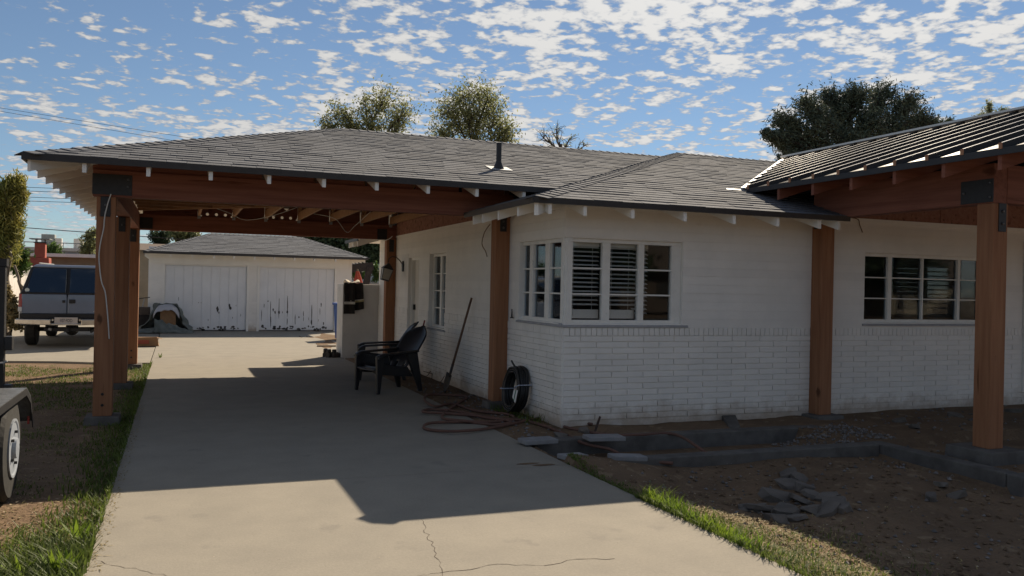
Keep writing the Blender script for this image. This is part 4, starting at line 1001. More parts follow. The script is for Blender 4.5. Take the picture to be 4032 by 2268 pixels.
TBOX = lambda m_, a, b, z0, z1, a2=None: TB(m_, [(-a, -a, z0), (a, -a, z0), (a, a, z0), (-a, a, z0), (-(a2 or b), -(a2 or b), z1), ((a2 or b), -(a2 or b), z1), ((a2 or b), (a2 or b), z1), (-(a2 or b), (a2 or b), z1)])
m_ = MB(); TBOX(m_, .105, .03, -.06, .03); TBOX(m_, .03, .02, .03, .05); build(m_, 'lantern_roof', 'iron', ln)
m_ = MB(); TBOX(m_, .066, .088, -.265, -.065); build(m_, 'glass_box', 'lantern_glass', ln)
m_ = MB(); TBOX(m_, .074, .074, -.285, -.266); build(m_, 'base', 'iron', ln)
for sx in (-1, 1):
    for sy_ in (-1, 1):
        build(MB().tube([T(sx*.068, sy_*.068, -.27), T(sx*.09, sy_*.09, -.06)], .006, 5), 'corner_bar', 'iron', ln)

# ================================================================ CHAIRS
def make_chair(label):
    t = thing('resin_chair', label, 'chair', (0, 0, 0), 'black resin chairs under the carport')
    hv = [0, .1, .2, .35, .5, .7, .83, .91, .96, 1.0]; hww = [.20, .212, .238, .283, .302, .305, .285, .24, .185, .10]
    def back(u, v):
        s_ = 2*u-1; w_ = float(np.interp(v, hv, hww)); return (s_*w_, -.20-.42*v-.04*v*v+.075*s_*s_*(.4+.6*v), .28+.66*v-.02*s_*s_*v)
    m_ = MB().grid(back, 16, 24)
    hole = [(i, j) for i in (3, 4, 11, 12) for j in (2, 3, 4)]
    m_.f = [f for k, f in enumerate(m_.f) if (k//24, k % 24) not in hole]
    o = build(m_, 'backrest', 'black_plastic', t, smooth=True, local=True, recalc=False); s_ = o.modifiers.new('s', 'SOLIDIFY'); s_.thickness = .018
    def seat(u, v):
        x = (2*u-1)*.26; z = .30+.10*v-.035*math.sin(v*math.pi)-(0 if v < .88 else (v-.88)/.12*.07); return (x, -.23+.55*v+(.02 if v > .95 else 0), z+.015*(2*u-1)**2)
    o = build(MB().grid(seat, 10, 14), 'seat', 'black_plastic', t, smooth=True, local=True); s_ = o.modifiers.new('s', 'SOLIDIFY'); s_.thickness = .02
    for sx in (-1, 1):
        def armf(u, v, sx=sx):
            y = -.36+.70*v; wv = .045+.02*math.sin(v*math.pi*.8); x = sx*(.285+.025*v)+(2*u-1)*wv; z = .61-.04*v-(max(0, v-.85)/.15)**2*.05-.012*(2*u-1)**2; return (x, y, z)
        o = build(MB().grid(armf, 5, 14), 'armrest', 'black_plastic', t, smooth=True, local=True); s_ = o.modifiers.new('s', 'SOLIDIFY'); s_.thickness = .02
        a, b = .28, .33
        build(MB().hexa([(sx*.29, .285, 0), (sx*.335, .285, 0), (sx*.335, .335, 0), (sx*.29, .335, 0), (sx*.265, .22, .56), (sx*.33, .22, .56), (sx*.33, .345, .54), (sx*.265, .345, .54)]), 'leg', 'black_plastic', t, local=True, bevel=.012)
        build(MB().hexa([(sx*.275, -.44, 0), (sx*.325, -.44, 0), (sx*.325, -.385, 0), (sx*.275, -.385, 0), (sx*.23, -.36, .57), (sx*.285, -.36, .59), (sx*.285, -.16, .59), (sx*.23, -.16, .57)]), 'leg', 'black_plastic', t, local=True, bevel=.012)
        build(MB().hexa([(sx*.245, -.30, .22), (sx*.262, -.30, .22), (sx*.275, .26, .27), (sx*.258, .26, .27), (sx*.245, -.22, .36), (sx*.262, -.22, .34), (sx*.275, .24, .42), (sx*.258, .24, .42)]), 'side_rail', 'black_plastic', t, local=True)
    def apron(u, v): return ((2*u-1)*.27, .305, .36-.10*v*(1-.6*math.cos((2*u-1)*math.pi/2)))
    o = build(MB().grid(apron, 8, 3), 'apron', 'black_plastic', t, smooth=True, local=True); s_ = o.modifiers.new('s', 'SOLIDIFY'); s_.thickness = .015
    return t
def copy_tree(o, parent=None):
    c = o.copy(); col.objects.link(c); c.parent = parent
    for ch in list(o.children): copy_tree(ch, c)
    return c
ch = make_chair('black resin patio chair on the slab nearer the leaning shovel'); ch.location = (2.86, 12.27, 0); ch.rotation_euler = (0, 0, math.radians(108))
ch2 = copy_tree(ch); ch2.location = (3.12, 13.95, 0); ch2.rotation_euler = (0, 0, math.radians(80)); ch2['label'] = 'black resin patio chair farther along, beside the stub wall end'

# ================================================================ SHOVEL, BROOM, WIRE STAKES
sv = thing('shovel', 'long-handled shovel leaning on the white brick wall, blade down', 'shovel', tuple(onz(1752, 1545)))
b0 = onz(1752, 1545); t0 = onx(1857, 1173, 3.93); dv = t0-b0; Ls = np.linalg.norm(dv); dv /= Ls
build(MB().tube([b0+dv*.40, t0], [.019, .017], 8), 'handle', 'shovel_wood', sv, smooth=True)
build(MB().tube([b0+dv*.24, b0+dv*.30, b0+dv*.44], [.012, .020, .021], 8), 'socket', 'shovel_steel', sv, smooth=True)
sdv = np.cross(dv, (1, 0, 0)); sdv /= np.linalg.norm(sdv); nrm = np.cross(dv, sdv)
def blade(u, v):
    s_ = 2*u-1; wv = .115*(1-.75*max(0, .45-v)**1.5/.3); wv *= (1 if v > .12 else .75+.25*v/.12); return b0+dv*(.0+.28*v)+sdv*s_*wv+nrm*(.03*s_*s_-.015)
o = build(MB().grid(blade, 8, 8), 'blade', 'shovel_steel', sv, smooth=True); s_ = o.modifiers.new('s', 'SOLIDIFY'); s_.thickness = .004
br = thing('broom', 'broom with dark red grip leaning behind the nearer black chair', 'broom', tuple(onz(1625, 1470)))
a = onx(1672, 1262, 3.94); b = onz(1625, 1466, .03)
build(MB().tube([a, a+(b-a)*.35], .013, 7), 'grip', 'red_paint', br); build(MB().tube([a+(b-a)*.35, b], .011, 7), 'handle', 'wire_white', br)
build(MB().bar(b+(-.16, 0, -.01), b+(.16, 0, -.01), .05, .04), 'head', 'galv', br)
for i, pts in enumerate(([(1668, 1462), (1702, 1472), (1700, 1488)], [(1695, 1462), (1684, 1478), (1670, 1490)], [(1750, 1480), (1742, 1495), (1735, 1503)])):
    P = [onx(px, py, 3.9+.02*i) for px, py in pts]; P[-1][2] = max(.0, min(P[-1][2], .02))
    solo(MB().tube(P, .006, 5), 'wire_stake', 'rebar', 'thin rusty wire stake poking up at the foot of the brick wall', 'stake', 'wire stakes at the wall foot')

# ================================================================ COIL OF BLACK TUBING
ct = thing('tubing_coil', 'coil of black irrigation tubing with paper label leaning on the brick wall', 'tubing coil', (3.86, 9.66, 0))
random.seed(9); cc = np.array([3.865, 9.66, .315]); lean = .12
def cp(a, r, ax):
    y = r*math.cos(a); z = r*math.sin(a); x = ax+(-z)*lean*.0
    return cc+np.array([ax+z*lean, y, z])
m_ = MB(); path = []
for ring_ in range(18):
    ax = -.06+.024*(ring_ % 6)+random.uniform(-.006, .006); r = .215+.026*(ring_//6)+random.uniform(-.006, .006)
    build(MB().tube([cp(2*math.pi*k/28, r+.004*math.sin(k*1.7+ring_), ax+.004*math.sin(k+ring_)) for k in range(28)], .0125, 6, True), 'winding', 'poly_pipe', ct, smooth=True)
build(MB().tube([cp(1.9, .27, -.06), cp(1.6, .285, -.06), cp(1.35, .31, -.05), cp(1.15, .36, -.04)], .0125, 7), 'free_end', 'poly_pipe', ct, smooth=True)
for ang in (math.radians(165), math.radians(-5)):
    q = [cp(ang, .185, -.085), cp(ang, .30, -.085), cp(ang, .30, .085), cp(ang, .185, .085)]
    build(MB().tube(q, .006, 4, True), 'strap', 'strap', ct)
q0, q1 = math.radians(176), math.radians(206)
for (ra, rb, m, nm, off) in ((.18, .235, 'label_white', 'paper_label', 0), (.235, .262, 'label_green', 'label_stripe', .001), (.262, .305, 'label_white', 'paper_label', 0)):
    build(MB().hexa([cp(q0, ra, -.092-off), cp(q1, ra, -.092-off), cp(q1, rb, -.092-off), cp(q0, rb, -.092-off), cp(q0, ra, -.096-off), cp(q1, ra, -.096-off), cp(q1, rb, -.096-off), cp(q0, rb, -.096-off)]), nm, m, ct)

# ================================================================ HOSE, PAVERS, STAKE
random.seed(12)
def smooth_path(P, k=6):
    P = [np.array(p, float) for p in P]; o_ = []
    for i in range(len(P)-1):
        p0, p1, p2, p3 = P[max(0, i-1)], P[i], P[i+1], P[min(len(P)-1, i+2)]
        for t in np.linspace(0, 1, k+1)[:-1]: o_.append(.5*((2*p1)+(-p0+p2)*t+(2*p0-5*p1+4*p2-p3)*t*t+(-p0+3*p1-3*p2+p3)*t**3))
    o_.append(P[-1]); return o_
px_loop = [(2330, 1680), (2240, 1655), (2140, 1640), (2010, 1672), (1900, 1690), (1780, 1698), (1690, 1692), (1668, 1680), (1700, 1665), (1830, 1662), (1950, 1668), (2010, 1655), (1900, 1640), (1760, 1628), (1668, 1622), (1690, 1612), (1800, 1620), (1930, 1640), (2020, 1650), (2000, 1630), (1880, 1612), (1780, 1590), (1716, 1600), (1672, 1575), (1690, 1557), (1770, 1555), (1840, 1562), (1800, 1590), (1740, 1640), (1800, 1655), (1920, 1662), (2040, 1650), (2120, 1665), (2200, 1700), (2300, 1728), (2400, 1735), (2460, 1770), (2540, 1788), (2650, 1788)]
hp = []
for i, (a, b) in enumerate(px_loop):
    z = .016+.010*(i % 3); p = onz(a, b, z)
    if p[0] > 3.25: p[2] = max(gz(p[0], p[1])+.02, -.02 if p[1] > 7.6 else -.05)
    hp.append(p)
solo(MB().tube(smooth_path(hp), .0165, 7), 'garden_hose', 'hose', 'dusty red-brown hose lying in loose coils on the drive edge and dirt', 'hose', smooth=True)
hp2 = [onz(*p, .02) for p in ((2180, 1665), (2260, 1690), (2400, 1712), (2520, 1712), (2620, 1706), (2680, 1718), (2740, 1755), (2790, 1775))]
hp2[-1][2] = -.02; hp2[-2][2] = .02
solo(MB().tube(smooth_path(hp2), .016, 7), 'garden_hose', 'hose', 'red-brown hose running along the footing under the corner window', 'hose', smooth=True)
for i, (px, py, w_, d_, rz, lab) in enumerate(((2118, 1742, .36, .2, .05, 'grey concrete paver lying across the footing at the drive edge'), (2378, 1730, .40, .2, -.08, 'loose grey concrete paver resting on the footing by the leaning stake'), (2255, 1805, .26, .15, .2, 'thin grey paver flat in the dirt beside the drive'), (2470, 1808, .34, .16, -.05, 'dusty grey paver half sunk beside the front footing'))):
    z = .02 if i < 2 else -.01; p = onz(px, py, z); o = tag(build(MB().box(-w_/2, w_/2, -d_/2, d_/2, 0, .045), 'paver', 'paver', None, bevel=.008, at=(0, 0, 0)), lab, 'paver', 'loose concrete pavers'); o.location = (p[0], p[1], z-.005); o.rotation_euler = (0, .02*i, rz)
a = onz(2328, 1708, .0); b = ony(2363, 1640, a[1]+.04)
solo(MB().tube([a-(0, 0, .1), b], .014, 6), 'steel_stake', 'rebar', 'dark steel stake standing tilted beside the footing', 'stake')
a = onx(2012, 1470, 3.9); solo(MB().box(HX-.05, HX-.015, a[1]-.04, a[1]+.05, a[2]-.07, a[2]+.05), 'utility_box', 'white_paint', 'small white utility box on the brick wall beside the middle post', 'box', bevel=.006)
a = onx(2020, 1232, HX-.02); solo(MB().tube([(a[0]-.015, a[1], 1.165), (a[0]-.015, a[1], 1.18), (a[0]-.02, a[1]-.01, 1.28)], [.03, .012, .007], 8), 'window_crank', 'iron', 'small black spike standing on the ledge of the side window', 'crank')

# ================================================================ CONCRETE RUBBLE
def chunk(p, sx, sy_, sz, seed, rz, label, m='chunk'):
    r = np.random.default_rng(seed); b_ = bmesh.new()
    for k in range(30):
        t = r.uniform(0, 2*math.pi); s_ = r.uniform(.7, 1); b_.verts.new((math.cos(t)*sx*s_, math.sin(t)*sy_*s_, (r.choice([-1, 1])*sz*r.uniform(.6, 1))))
    bmesh.ops.convex_hull(b_, input=b_.verts)
    for v in [v for v in b_.verts if not v.link_faces]: b_.verts.remove(v)
    me = bpy.data.meshes.new('concrete_chunk'); b_.to_mesh(me); b_.free(); me.materials.append(MAT[m])
    o = bpy.data.objects.new('concrete_chunk', me); col.objects.link(o); o.location = p; o.rotation_euler = (r.uniform(-.32, .32), r.uniform(-.32, .32), rz)
    return tag(o, label, 'rubble', 'broken concrete in the front yard dirt')
lab_s = 'broken slab of old concrete in the rubble heap in the yard dirt'
cl = [(3020, 1975, .20, .13), (3095, 1995, .14, .12), (3075, 1945, .18, .11), (3160, 1960, .17, .12), (3120, 1900, .16, .10), (3170, 1915, .13, .08), (3215, 1950, .17, .11), (3240, 2010, .16, .10), (3290, 2000, .13, .11), (2960, 1975, .13, .08), (3105, 1870, .12, .08), (3055, 2015, .12, .08), (3135, 2020, .10, .07), (3190, 2000, .12, .08), (3260, 1965, .10, .07), (2930, 1960, .09, .05), (3150, 1885, .1, .07), (3320, 2010, .08, .06), (3700, 1930, .09, .05), (3760, 1955, .10, .05), (3665, 1965, .07, .05)]
for i, (px, py, a, b) in enumerate(cl):
    p = onz(px, py, -.13); z = gz(p[0], p[1]); chunk((p[0], p[1], z+.012), a*1.05, b*1.05, .022+.010*(i % 3), 100+i, i*1.3, lab_s)
for i, (px, py) in enumerate(((3540, 1665), (3600, 1690), (3760, 1655), (3850, 1650), (2210, 1720), (2300, 1705), (3990, 1640))):
    p = onz(px, py, .0); z = gz(p[0], p[1]); chunk((p[0], p[1], z+.01), .12, .07, .03, 200+i, i*.9, 'flat broken concrete piece lying against the foot of the house wall')
random.seed(14)
def stones(n, f, smin, smax, name, m='gravel'):
    m_ = MB()
    for i in range(n):
        x, y = f(); z = gz(x, y); s_ = random.uniform(smin, smax); a = random.uniform(0, 6.28)
        pts = []
        for (dx, dy, dz) in ((1, 0, 0), (-1, 0, 0), (0, 1, 0), (0, -1, 0), (0, 0, .8), (0, 0, -.6)):
            k = random.uniform(.6, 1.1)*s_; pts.append((x+(dx*math.cos(a)-dy*math.sin(a))*k, y+(dx*math.sin(a)+dy*math.cos(a))*k, z+s_*.25+dz*k))
        m_.add(pts, [(0, 2, 4), (2, 1, 4), (1, 3, 4), (3, 0, 4), (2, 0, 5), (1, 2, 5), (3, 1, 5), (0, 3, 5)])
    return stuff(tag(build(m_, name, m, recalc=False), 'loose gravel and clods scattered over the bare dirt', 'gravel'))
def fs1():
    k = random.random()
    if k < .35: return random.uniform(6.2, 7.3), random.uniform(7.05, 7.85)
    if k < .6: return random.uniform(7.0, 11), random.uniform(5.5, 8.5)
    if k < .85: return random.uniform(3.6, 7.0), random.uniform(3.4, 6.7)
    return random.uniform(3.3, 3.95), random.uniform(8.1, 13)
def fs2(): return random.uniform(3.5, 7.4), random.uniform(3.2, 6.8)
g2 = stones(900, fs2, .008, .03, 'soil_clods', 'dirt'); g2['label'] = 'loose soil clods scattered over the front yard dirt'; g2['category'] = 'soil'
g1 = stones(1500, fs1, .006, .028, 'gravel')

# ================================================================ GARAGE CLUTTER
tb = thing('tarp_bundle', 'crumpled grey tarp draped over a cardboard box by the garage doors', 'tarp', tuple(onz(660, 1318)))
tx = ony(655, 1250, 27.0)[0]; ty = 27.05
def tarpf(u, v):
    a = math.pi*(-.15+1.3*u); rr = .62*(1-v*.55)+.05*math.sin(a*7+v*5); z = .88*v**.75
    rr *= 1+.18*nz(u*6, v*4)
    if v < .15: rr *= 1.15
    return (tx+rr*math.cos(a)*1.0, ty+.12+rr*math.sin(a)*.55, max(.01, z*.98+.03*nz(u*9, v*7)))
o = build(MB().grid(tarpf, 40, 16), 'tarp_sheet', 'tarp', tb, smooth=True); s_ = o.modifiers.new('s', 'SOLIDIFY'); s_.thickness = .006
def tarpt(u, v): return (tx-.36+.72*u, ty-.22+.55*v, .83-.25*(2*u-1)**4-.16*(1-v)**3+.05*nz(u*5, v*5))
o = build(MB().grid(tarpt, 18, 12), 'tarp_top', 'tarp_pale', tb, smooth=True); s_ = o.modifiers.new('s', 'SOLIDIFY'); s_.thickness = .006
def tarpb(u, v):
    x = tx-.32+1.05*u; return (x, ty-.38+.18*v+.05*nz(u*7, v*3), .01+(.42-.38*u)*v*(1+.3*nz(u*8, 2))+.03*abs(nz(u*12, v*6)))
o = build(MB().grid(tarpb, 30, 8), 'tarp_fold', 'tarp', tb, smooth=True); s_ = o.modifiers.new('s', 'SOLIDIFY'); s_.thickness = .006
def tarpl(u, v): return (tx-1.25+1.0*u, ty-.1-.25*v+.06*nz(u*6, v*4), .015+.16*u*(1-v)+.05*abs(nz(u*9, v*8)))
o = build(MB().grid(tarpl, 22, 8), 'tarp_fold', 'tarp', tb, smooth=True); s_ = o.modifiers.new('s', 'SOLIDIFY'); s_.thickness = .006
solo(MB().box(tx-.17, tx+.26, ty-.12, ty+.3, .02, .66), 'cardboard_box', 'cardboard', 'brown cardboard box showing from under the grey tarp', 'box', bevel=.01)
# open box on the pad
p = onz(578, 1364); cb = thing('cardboard_box', 'squashed cardboard box with red print lying on the pad edge', 'box', tuple(p))
build(MB().hexa([(p[0]-.30, p[1], .001), (p[0]+.26, p[1]+.02, .001), (p[0]+.26, p[1]+.35, .001), (p[0]-.30, p[1]+.35, .001), (p[0]-.31, p[1]-.02, .21), (p[0]+.21, p[1], .22), (p[0]+.22, p[1]+.33, .20), (p[0]-.30, p[1]+.35, .20)]), 'carton', 'cardboard', cb, bevel=.004)
build(MB().hexa([(p[0]+.21, p[1]-.005, .20), (p[0]+.33, p[1]+.02, .17), (p[0]+.33, p[1]+.33, .16), (p[0]+.21, p[1]+.33, .19), (p[0]+.21, p[1]-.005, .206), (p[0]+.33, p[1]+.02, .176), (p[0]+.33, p[1]+.33, .166), (p[0]+.21, p[1]+.33, .196)]), 'flap', 'cardboard', cb)
build(MB().box(p[0]-.22, p[0]+.05, p[1]-.022, p[1]-.012, .06, .15), 'red_print', 'cardboard_print', cb)
# pile of scrap between pad and garage
def pp(px, py, Y): return ony(px, py, Y)
bk = thing('bicycle', 'old dark bicycle leaning on the garage corner behind the cedar posts', 'bicycle', tuple(pp(560, 1310, 28.3)))
for (px, py) in ((556, 1240), (560, 1275)):
    c = pp(px, py, 28.2 if py < 1260 else 27.5); c[2] = max(.33, c[2]-.0)
    build(MB().tube([(c[0]+.28*math.cos(t), c[1]+.12*math.cos(t), c[2]-.1+.28*math.sin(t)) for t in np.linspace(0, 2*math.pi, 21)[:-1]], .022, 6, True), 'wheel', 'rubber', bk, smooth=True)
f0 = pp(556, 1240, 28.2)
build(MB().tube([f0, f0+(.18, -.3, .12), f0+(.05, -.5, .28), f0+(.1, -.55, .5)], .017, 6), 'frame', 'galv', bk); build(MB().tube([f0+(-.1, -.55, .5), f0+(.25, -.5, .55)], .013, 6), 'handlebar', 'iron', bk)
for i, (px, py, w_, h_, m, lab) in enumerate(((560, 1300, .42, .5, 'dark_timber', 'dark timber crate stacked low beside the garage corner'), (566, 1262, .34, .24, 'brown_roof', 'small brown crate stacked on the dark crate beside the garage'))):
    c = pp(px, py, 27.6); z = 0 if i == 0 else .505
    solo(MB().box(c[0]-w_/2, c[0]+w_/2, 27.4, 27.4+w_, z, z+h_-.005), 'crate', m, lab, 'crate', bevel=.01)

# ================================================================ SUV
SX = ony(264, 1200, 21.3)[0]
suv = thing('suv', 'blue-grey full-size SUV with rear barn doors parked on the pad', 'SUV', (SX, 21.3, 0)); Q = dict(local=True)
build(MB().hexa([(-.95, .06, .50), (.95, .06, .50), (.95, 5.25, .46), (-.95, 5.25, .46), (-.965, .10, 1.17), (.965, .10, 1.17), (.94, 5.2, 1.05), (-.94, 5.2, 1.05)]), 'body', 'suv_paint', suv, bevel=.05, **Q)
build(MB().hexa([(-.945, .11, 1.165), (.945, .11, 1.165), (.94, 4.05, 1.165), (-.94, 4.05, 1.165), (-.76, .27, 1.80), (.76, .27, 1.80), (.77, 3.35, 1.80), (-.77, 3.35, 1.80)]), 'cabin', 'suv_black', suv, bevel=.05, **Q)
build(MB().hexa([(-.75, .32, 1.79), (.75, .32, 1.79), (.76, 3.3, 1.79), (-.76, 3.3, 1.79), (-.68, .40, 1.85), (.68, .40, 1.85), (.68, 3.2, 1.86), (-.68, 3.2, 1.86)]), 'roof', 'suv_paint', suv, bevel=.02, **Q)
for sx in (-1, 1):
    d0 = .012; a = sx*d0; b = sx*.90
    dr = build(MB().hexa([(min(a, b), .03, .755), (max(a, b), .03, .755), (max(a, b), .07, .755), (min(a, b), .07, .755), (min(a, b), .05, 1.185), (max(a, b), .05, 1.185), (max(a, b), .10, 1.185), (min(a, b), .10, 1.185)]), 'rear_door', 'suv_paint', suv, bevel=.014, **Q)
    gx0, gx1 = sx*.035, sx*.80
    build(MB().hexa([(gx0, .076, 1.215), (gx1*1.04, .076, 1.215), (gx1*1.04, .12, 1.215), (gx0, .12, 1.215), (gx0, .222, 1.755), (gx1*.88, .222, 1.755), (gx1*.88, .26, 1.755), (gx0, .26, 1.755)]), 'rear_window', 'car_glass', suv, bevel=.012, **Q)
    build(MB().box(sx*.035 if sx > 0 else -.16, .16 if sx > 0 else -.035, .012, .04, .99, 1.075) if sx > 0 else MB().box(-.10, -.04, .028, .04, 1.0, 1.06), 'door_handle', 'suv_black', dr, bevel=.008, **Q)
    tl_ = build(MB().hexa([(sx*.89, .02, .80), (sx*.965, .04, .80), (sx*.965, .14, .80), (sx*.89, .14, .80), (sx*.87, .055, 1.20), (sx*.955, .07, 1.20), (sx*.955, .16, 1.20), (sx*.87, .16, 1.20)]), 'tail_light', 'tail_red', suv, bevel=.012, **Q)
    build(MB().box(min(sx*.885, sx*.96), max(sx*.885, sx*.96), .01, .1, .80, .90), 'reverse_lens', 'tail_white', tl_, bevel=.008, **Q)
    build(MB().hexa([(sx*.30, -.16, .505), (sx*1.0, -.10, .53), (sx*1.0, .08, .53), (sx*.30, .05, .505), (sx*.30, -.16, .635), (sx*1.0, -.10, .64), (sx*1.0, .08, .64), (sx*.30, .05, .635)]), 'bumper', 'chrome', suv, bevel=.015, **Q)
    build(MB().tube([(sx*.64, .6, 1.88), (sx*.64, 3.0, 1.89)], .014, 6), 'roof_rail', 'chrome', suv, **Q)
    for y in (.75, 1.85, 2.9): build(MB().hexa([(sx*.92, y-.45, 1.22), (sx*.93, y-.45, 1.22), (sx*.93, y+.45, 1.22), (sx*.92, y+.45, 1.22), (sx*.79, y-.4, 1.70), (sx*.80, y-.4, 1.70), (sx*.80, y+.4, 1.70), (sx*.79, y+.4, 1.70)]), 'side_window', 'car_glass', suv, **Q)
    for y in (1.05, 4.35):
        wh = build(MB().lathe([(.20, sx*.70), (.345, sx*.71), (.372, sx*.74), (.372, sx*.90), (.345, sx*.935), (.20, sx*.94)], (0, y, .37), 26, 'x'), 'wheel', 'rubber', suv, smooth=False, **Q)
        build(MB().lathe([(.205, sx*.80), (.205, sx*.945), (.17, sx*.935), (.06, sx*.90), (.0, sx*.90)], (0, y, .37), 20, 'x'), 'rim', 'galv', wh, **Q)
build(MB().box(-.31, .31, -.15, .05, .505, .545), 'bumper_step', 'chrome', suv, bevel=.01, **Q)
build(MB().box(-.31, .31, -.07, .05, .546, .66), 'step_pad', 'suv_black', suv, **Q)
build(MB().box(-.93, .93, .0, .06, .64, .757), 'lower_valance', 'suv_black', suv, bevel=.01, **Q)
build(MB().box(-.93, .93, .055, .1, 1.186, 1.22), 'belt_trim', 'suv_black', suv, **Q)
lp = build(MB().box(-.23, .23, -.125, -.112, .535, .68), 'license_plate', 'plate', suv, bevel=.003, **Q)
RX90 = Matrix.Rotation(math.pi/2, 4, 'X')
text_mesh('107\u00b7FDD', 'plate_number', 'ink', lp, Matrix.Translation((0, -.1265, .607)) @ RX90 @ Matrix.Diagonal((.72, 1.1, 1, 1)), .095)
text_mesh('GMC', 'badge', 'chrome', suv, Matrix.Translation((.66, .034, .80)) @ RX90 @ Matrix.Diagonal((1.5, .8, 1, 1)), .085)
for sx in (-1, 1): build(MB().lathe([(.0, -.085), (.022, -.085), (.026, -.07)], (sx*.27, 0, .62), 10, 'y'), 'plate_lamp', 'chrome', suv, **Q)
build(MB().lathe([(.045, 0), (.045, -.006)], (-.80, .09, 1.275), 14, 'y'), 'window_decal', 'decal', suv, **Q)
build(MB().box(-.45, .45, .05, .14, .36, .44), 'hitch_bar', 'suv_black', suv, bevel=.01, **Q); build(MB().box(-.045, .045, -.04, .06, .35, .44), 'hitch_receiver', 'suv_black', suv, **Q)
build(MB().tube([(-.36, .02, .42), (-.30, .02, .40)], .03, 8), 'trailer_plug', 'galv', suv, **Q); build(MB().tube([(.5, .0, .36), (.5, .5, .36)], .032, 8), 'exhaust', 'suv_black', suv, **Q)
build(MB().tube([(-.75, 1.05, .36), (.75, 1.05, .36)], .05, 8), 'rear_axle', 'suv_black', suv, **Q)
build(MB().lathe([(.0, -.17), (.11, -.15), (.15, 0), (.11, .15), (.0, .17)], (0, 1.05, .36), 12, 'y'), 'differential', 'suv_black', suv, **Q)

# ================================================================ TRAILER
tr = thing('utility_trailer', 'black tandem-axle utility trailer with white wheels on the lawn', 'trailer', (-2.0, 6.4, 0))
TX = -1.165
for y in (6.84, 5.98):
    for X_ in (TX, -3.0):
        s_ = 1 if X_ == TX else -1
        wh = build(MB().lathe([(.19, -.10*s_), (.33, -.105*s_), (.365, -.075*s_), (.365, .075*s_), (.34, .10*s_), (.215, .105*s_)], (X_, y, .355), 32, 'x'), 'wheel', 'rubber', tr)
        build(MB().lathe([(.205, .10*s_), (.207, .116*s_), (.19, .116*s_), (.178, .110*s_), (.075, .109*s_), (.07, .135*s_), (.0, .14*s_)], (X_, y, .355), 28, 'x'), 'rim', 'rim_white', wh)
        for k in range(5):
            t = 2*math.pi*k/5; build(MB().lathe([(.011, .108*s_), (.011, .128*s_)], (X_, y+.115*math.cos(t), .355+.115*math.sin(t)), 6, 'x'), 'lug_nut', 'iron', wh)
prof = [(5.32, .46), (5.45, .66), (5.7, .745), (7.08, .745), (7.28, .66), (7.40, .46)]
m_ = MB()
for (a, b) in zip(prof[:-1], prof[1:]):
    m_.hexa([(-1.32, a[0], a[1]), (-1.015, a[0], a[1]), (-1.015, b[0], b[1]), (-1.32, b[0], b[1]), (-1.32, a[0], a[1]+.006), (-1.015, a[0], a[1]+.006), (-1.015, b[0], b[1]+.006), (-1.32, b[0], b[1]+.006)])
fd = build(m_, 'fender', 'fender_metal', tr)
m_ = MB()
for (a, b) in zip(prof[:-1], prof[1:]): m_.hexa([(-1.02, a[0], a[1]-.05), (-1.014, a[0], a[1]-.05), (-1.014, b[0], b[1]-.05), (-1.02, b[0], b[1]-.05), (-1.02, a[0], a[1]-.001), (-1.014, a[0], a[1]-.001), (-1.014, b[0], b[1]-.001), (-1.02, b[0], b[1]-.001)])
build(m_, 'fender_lip', 'trailer_black', fd)
build(MB().box(-1.40, -1.33, 1.5, 7.62, .44, .56), 'frame_rail', 'trailer_black', tr); build(MB().box(-2.85, -2.78, 1.5, 7.62, .44, .56), 'frame_rail', 'trailer_black', tr)
build(MB().box(-2.78, -1.40, 1.5, 7.62, .50, .54), 'deck', 'dark_timber', tr)
for y in (5.0, 6.2, 7.4): build(MB().box(-1.40, -1.345, y, y+.05, .56, 1.0), 'stake_post', 'trailer_black', tr)
build(MB().box(-1.405, -1.34, 1.5, 7.62, 1.001, 1.06), 'top_rail', 'trailer_black', tr)
build(MB().bar((-3.0, 6.84, .355), (-1.2, 6.84, .355), .06, .06), 'axle', 'trailer_black', tr); build(MB().bar((-3.0, 5.98, .355), (-1.2, 5.98, .355), .06, .06), 'axle', 'trailer_black', tr)
gt = build(MB().box(-1.345, -1.262, 7.66, 7.74, .42, 1.64), 'ramp_gate', 'trailer_black', tr, bevel=.004)
build(MB().box(-1.365, -1.252, 7.65, 7.75, 1.6405, 1.70), 'gate_cap', 'trailer_black', gt); build(MB().box(-2.86, -1.346, 7.67, 7.73, 1.56, 1.63), 'gate_bar', 'trailer_black', gt)
build(MB().box(-2.86, -1.346, 7.68, 7.72, .46, 1.55), 'gate_panel', 'trailer_black', gt)
for z in (.65, 1.03): build(MB().box(-1.261, -1.205, 7.655, 7.745, z-.05, z+.06), 'gate_latch', 'iron', gt, bevel=.006)
build(MB().tube([(-1.35, 7.64, .88), (-1.26, 7.64, .885), (-1.235, 7.64, .90)], .008, 6), 'tie_rod', 'galv', gt)
build(MB().box(-1.05, -1.035, 7.37, 7.40, .44, .50), 'marker_lamp', 'tail_red', fd)

# ================================================================ POST WIRE
pts = [(437, 764), (425, 800), (413, 850), (408, 900), (396, 955), (390, 1005), (393, 1060), (400, 1110), (414, 1150), (420, 1200), (426, 1270), (430, 1335)]
cable('hanging_cable', [ony(x, y, 10.225 if i else 10.235) for i, (x, y) in enumerate(pts)], .0065, 'wire_white', 'white electrical cable dangling down the front of the nearest cedar post', 'cable', n=6)
cable('loose_cable', [onx(1500, 950, 3.72), onx(1530, 942, 3.74), onx(1545, 930, 3.77)], .006, 'wire_white', 'short white cable end at the rear post connector plate', 'cable')
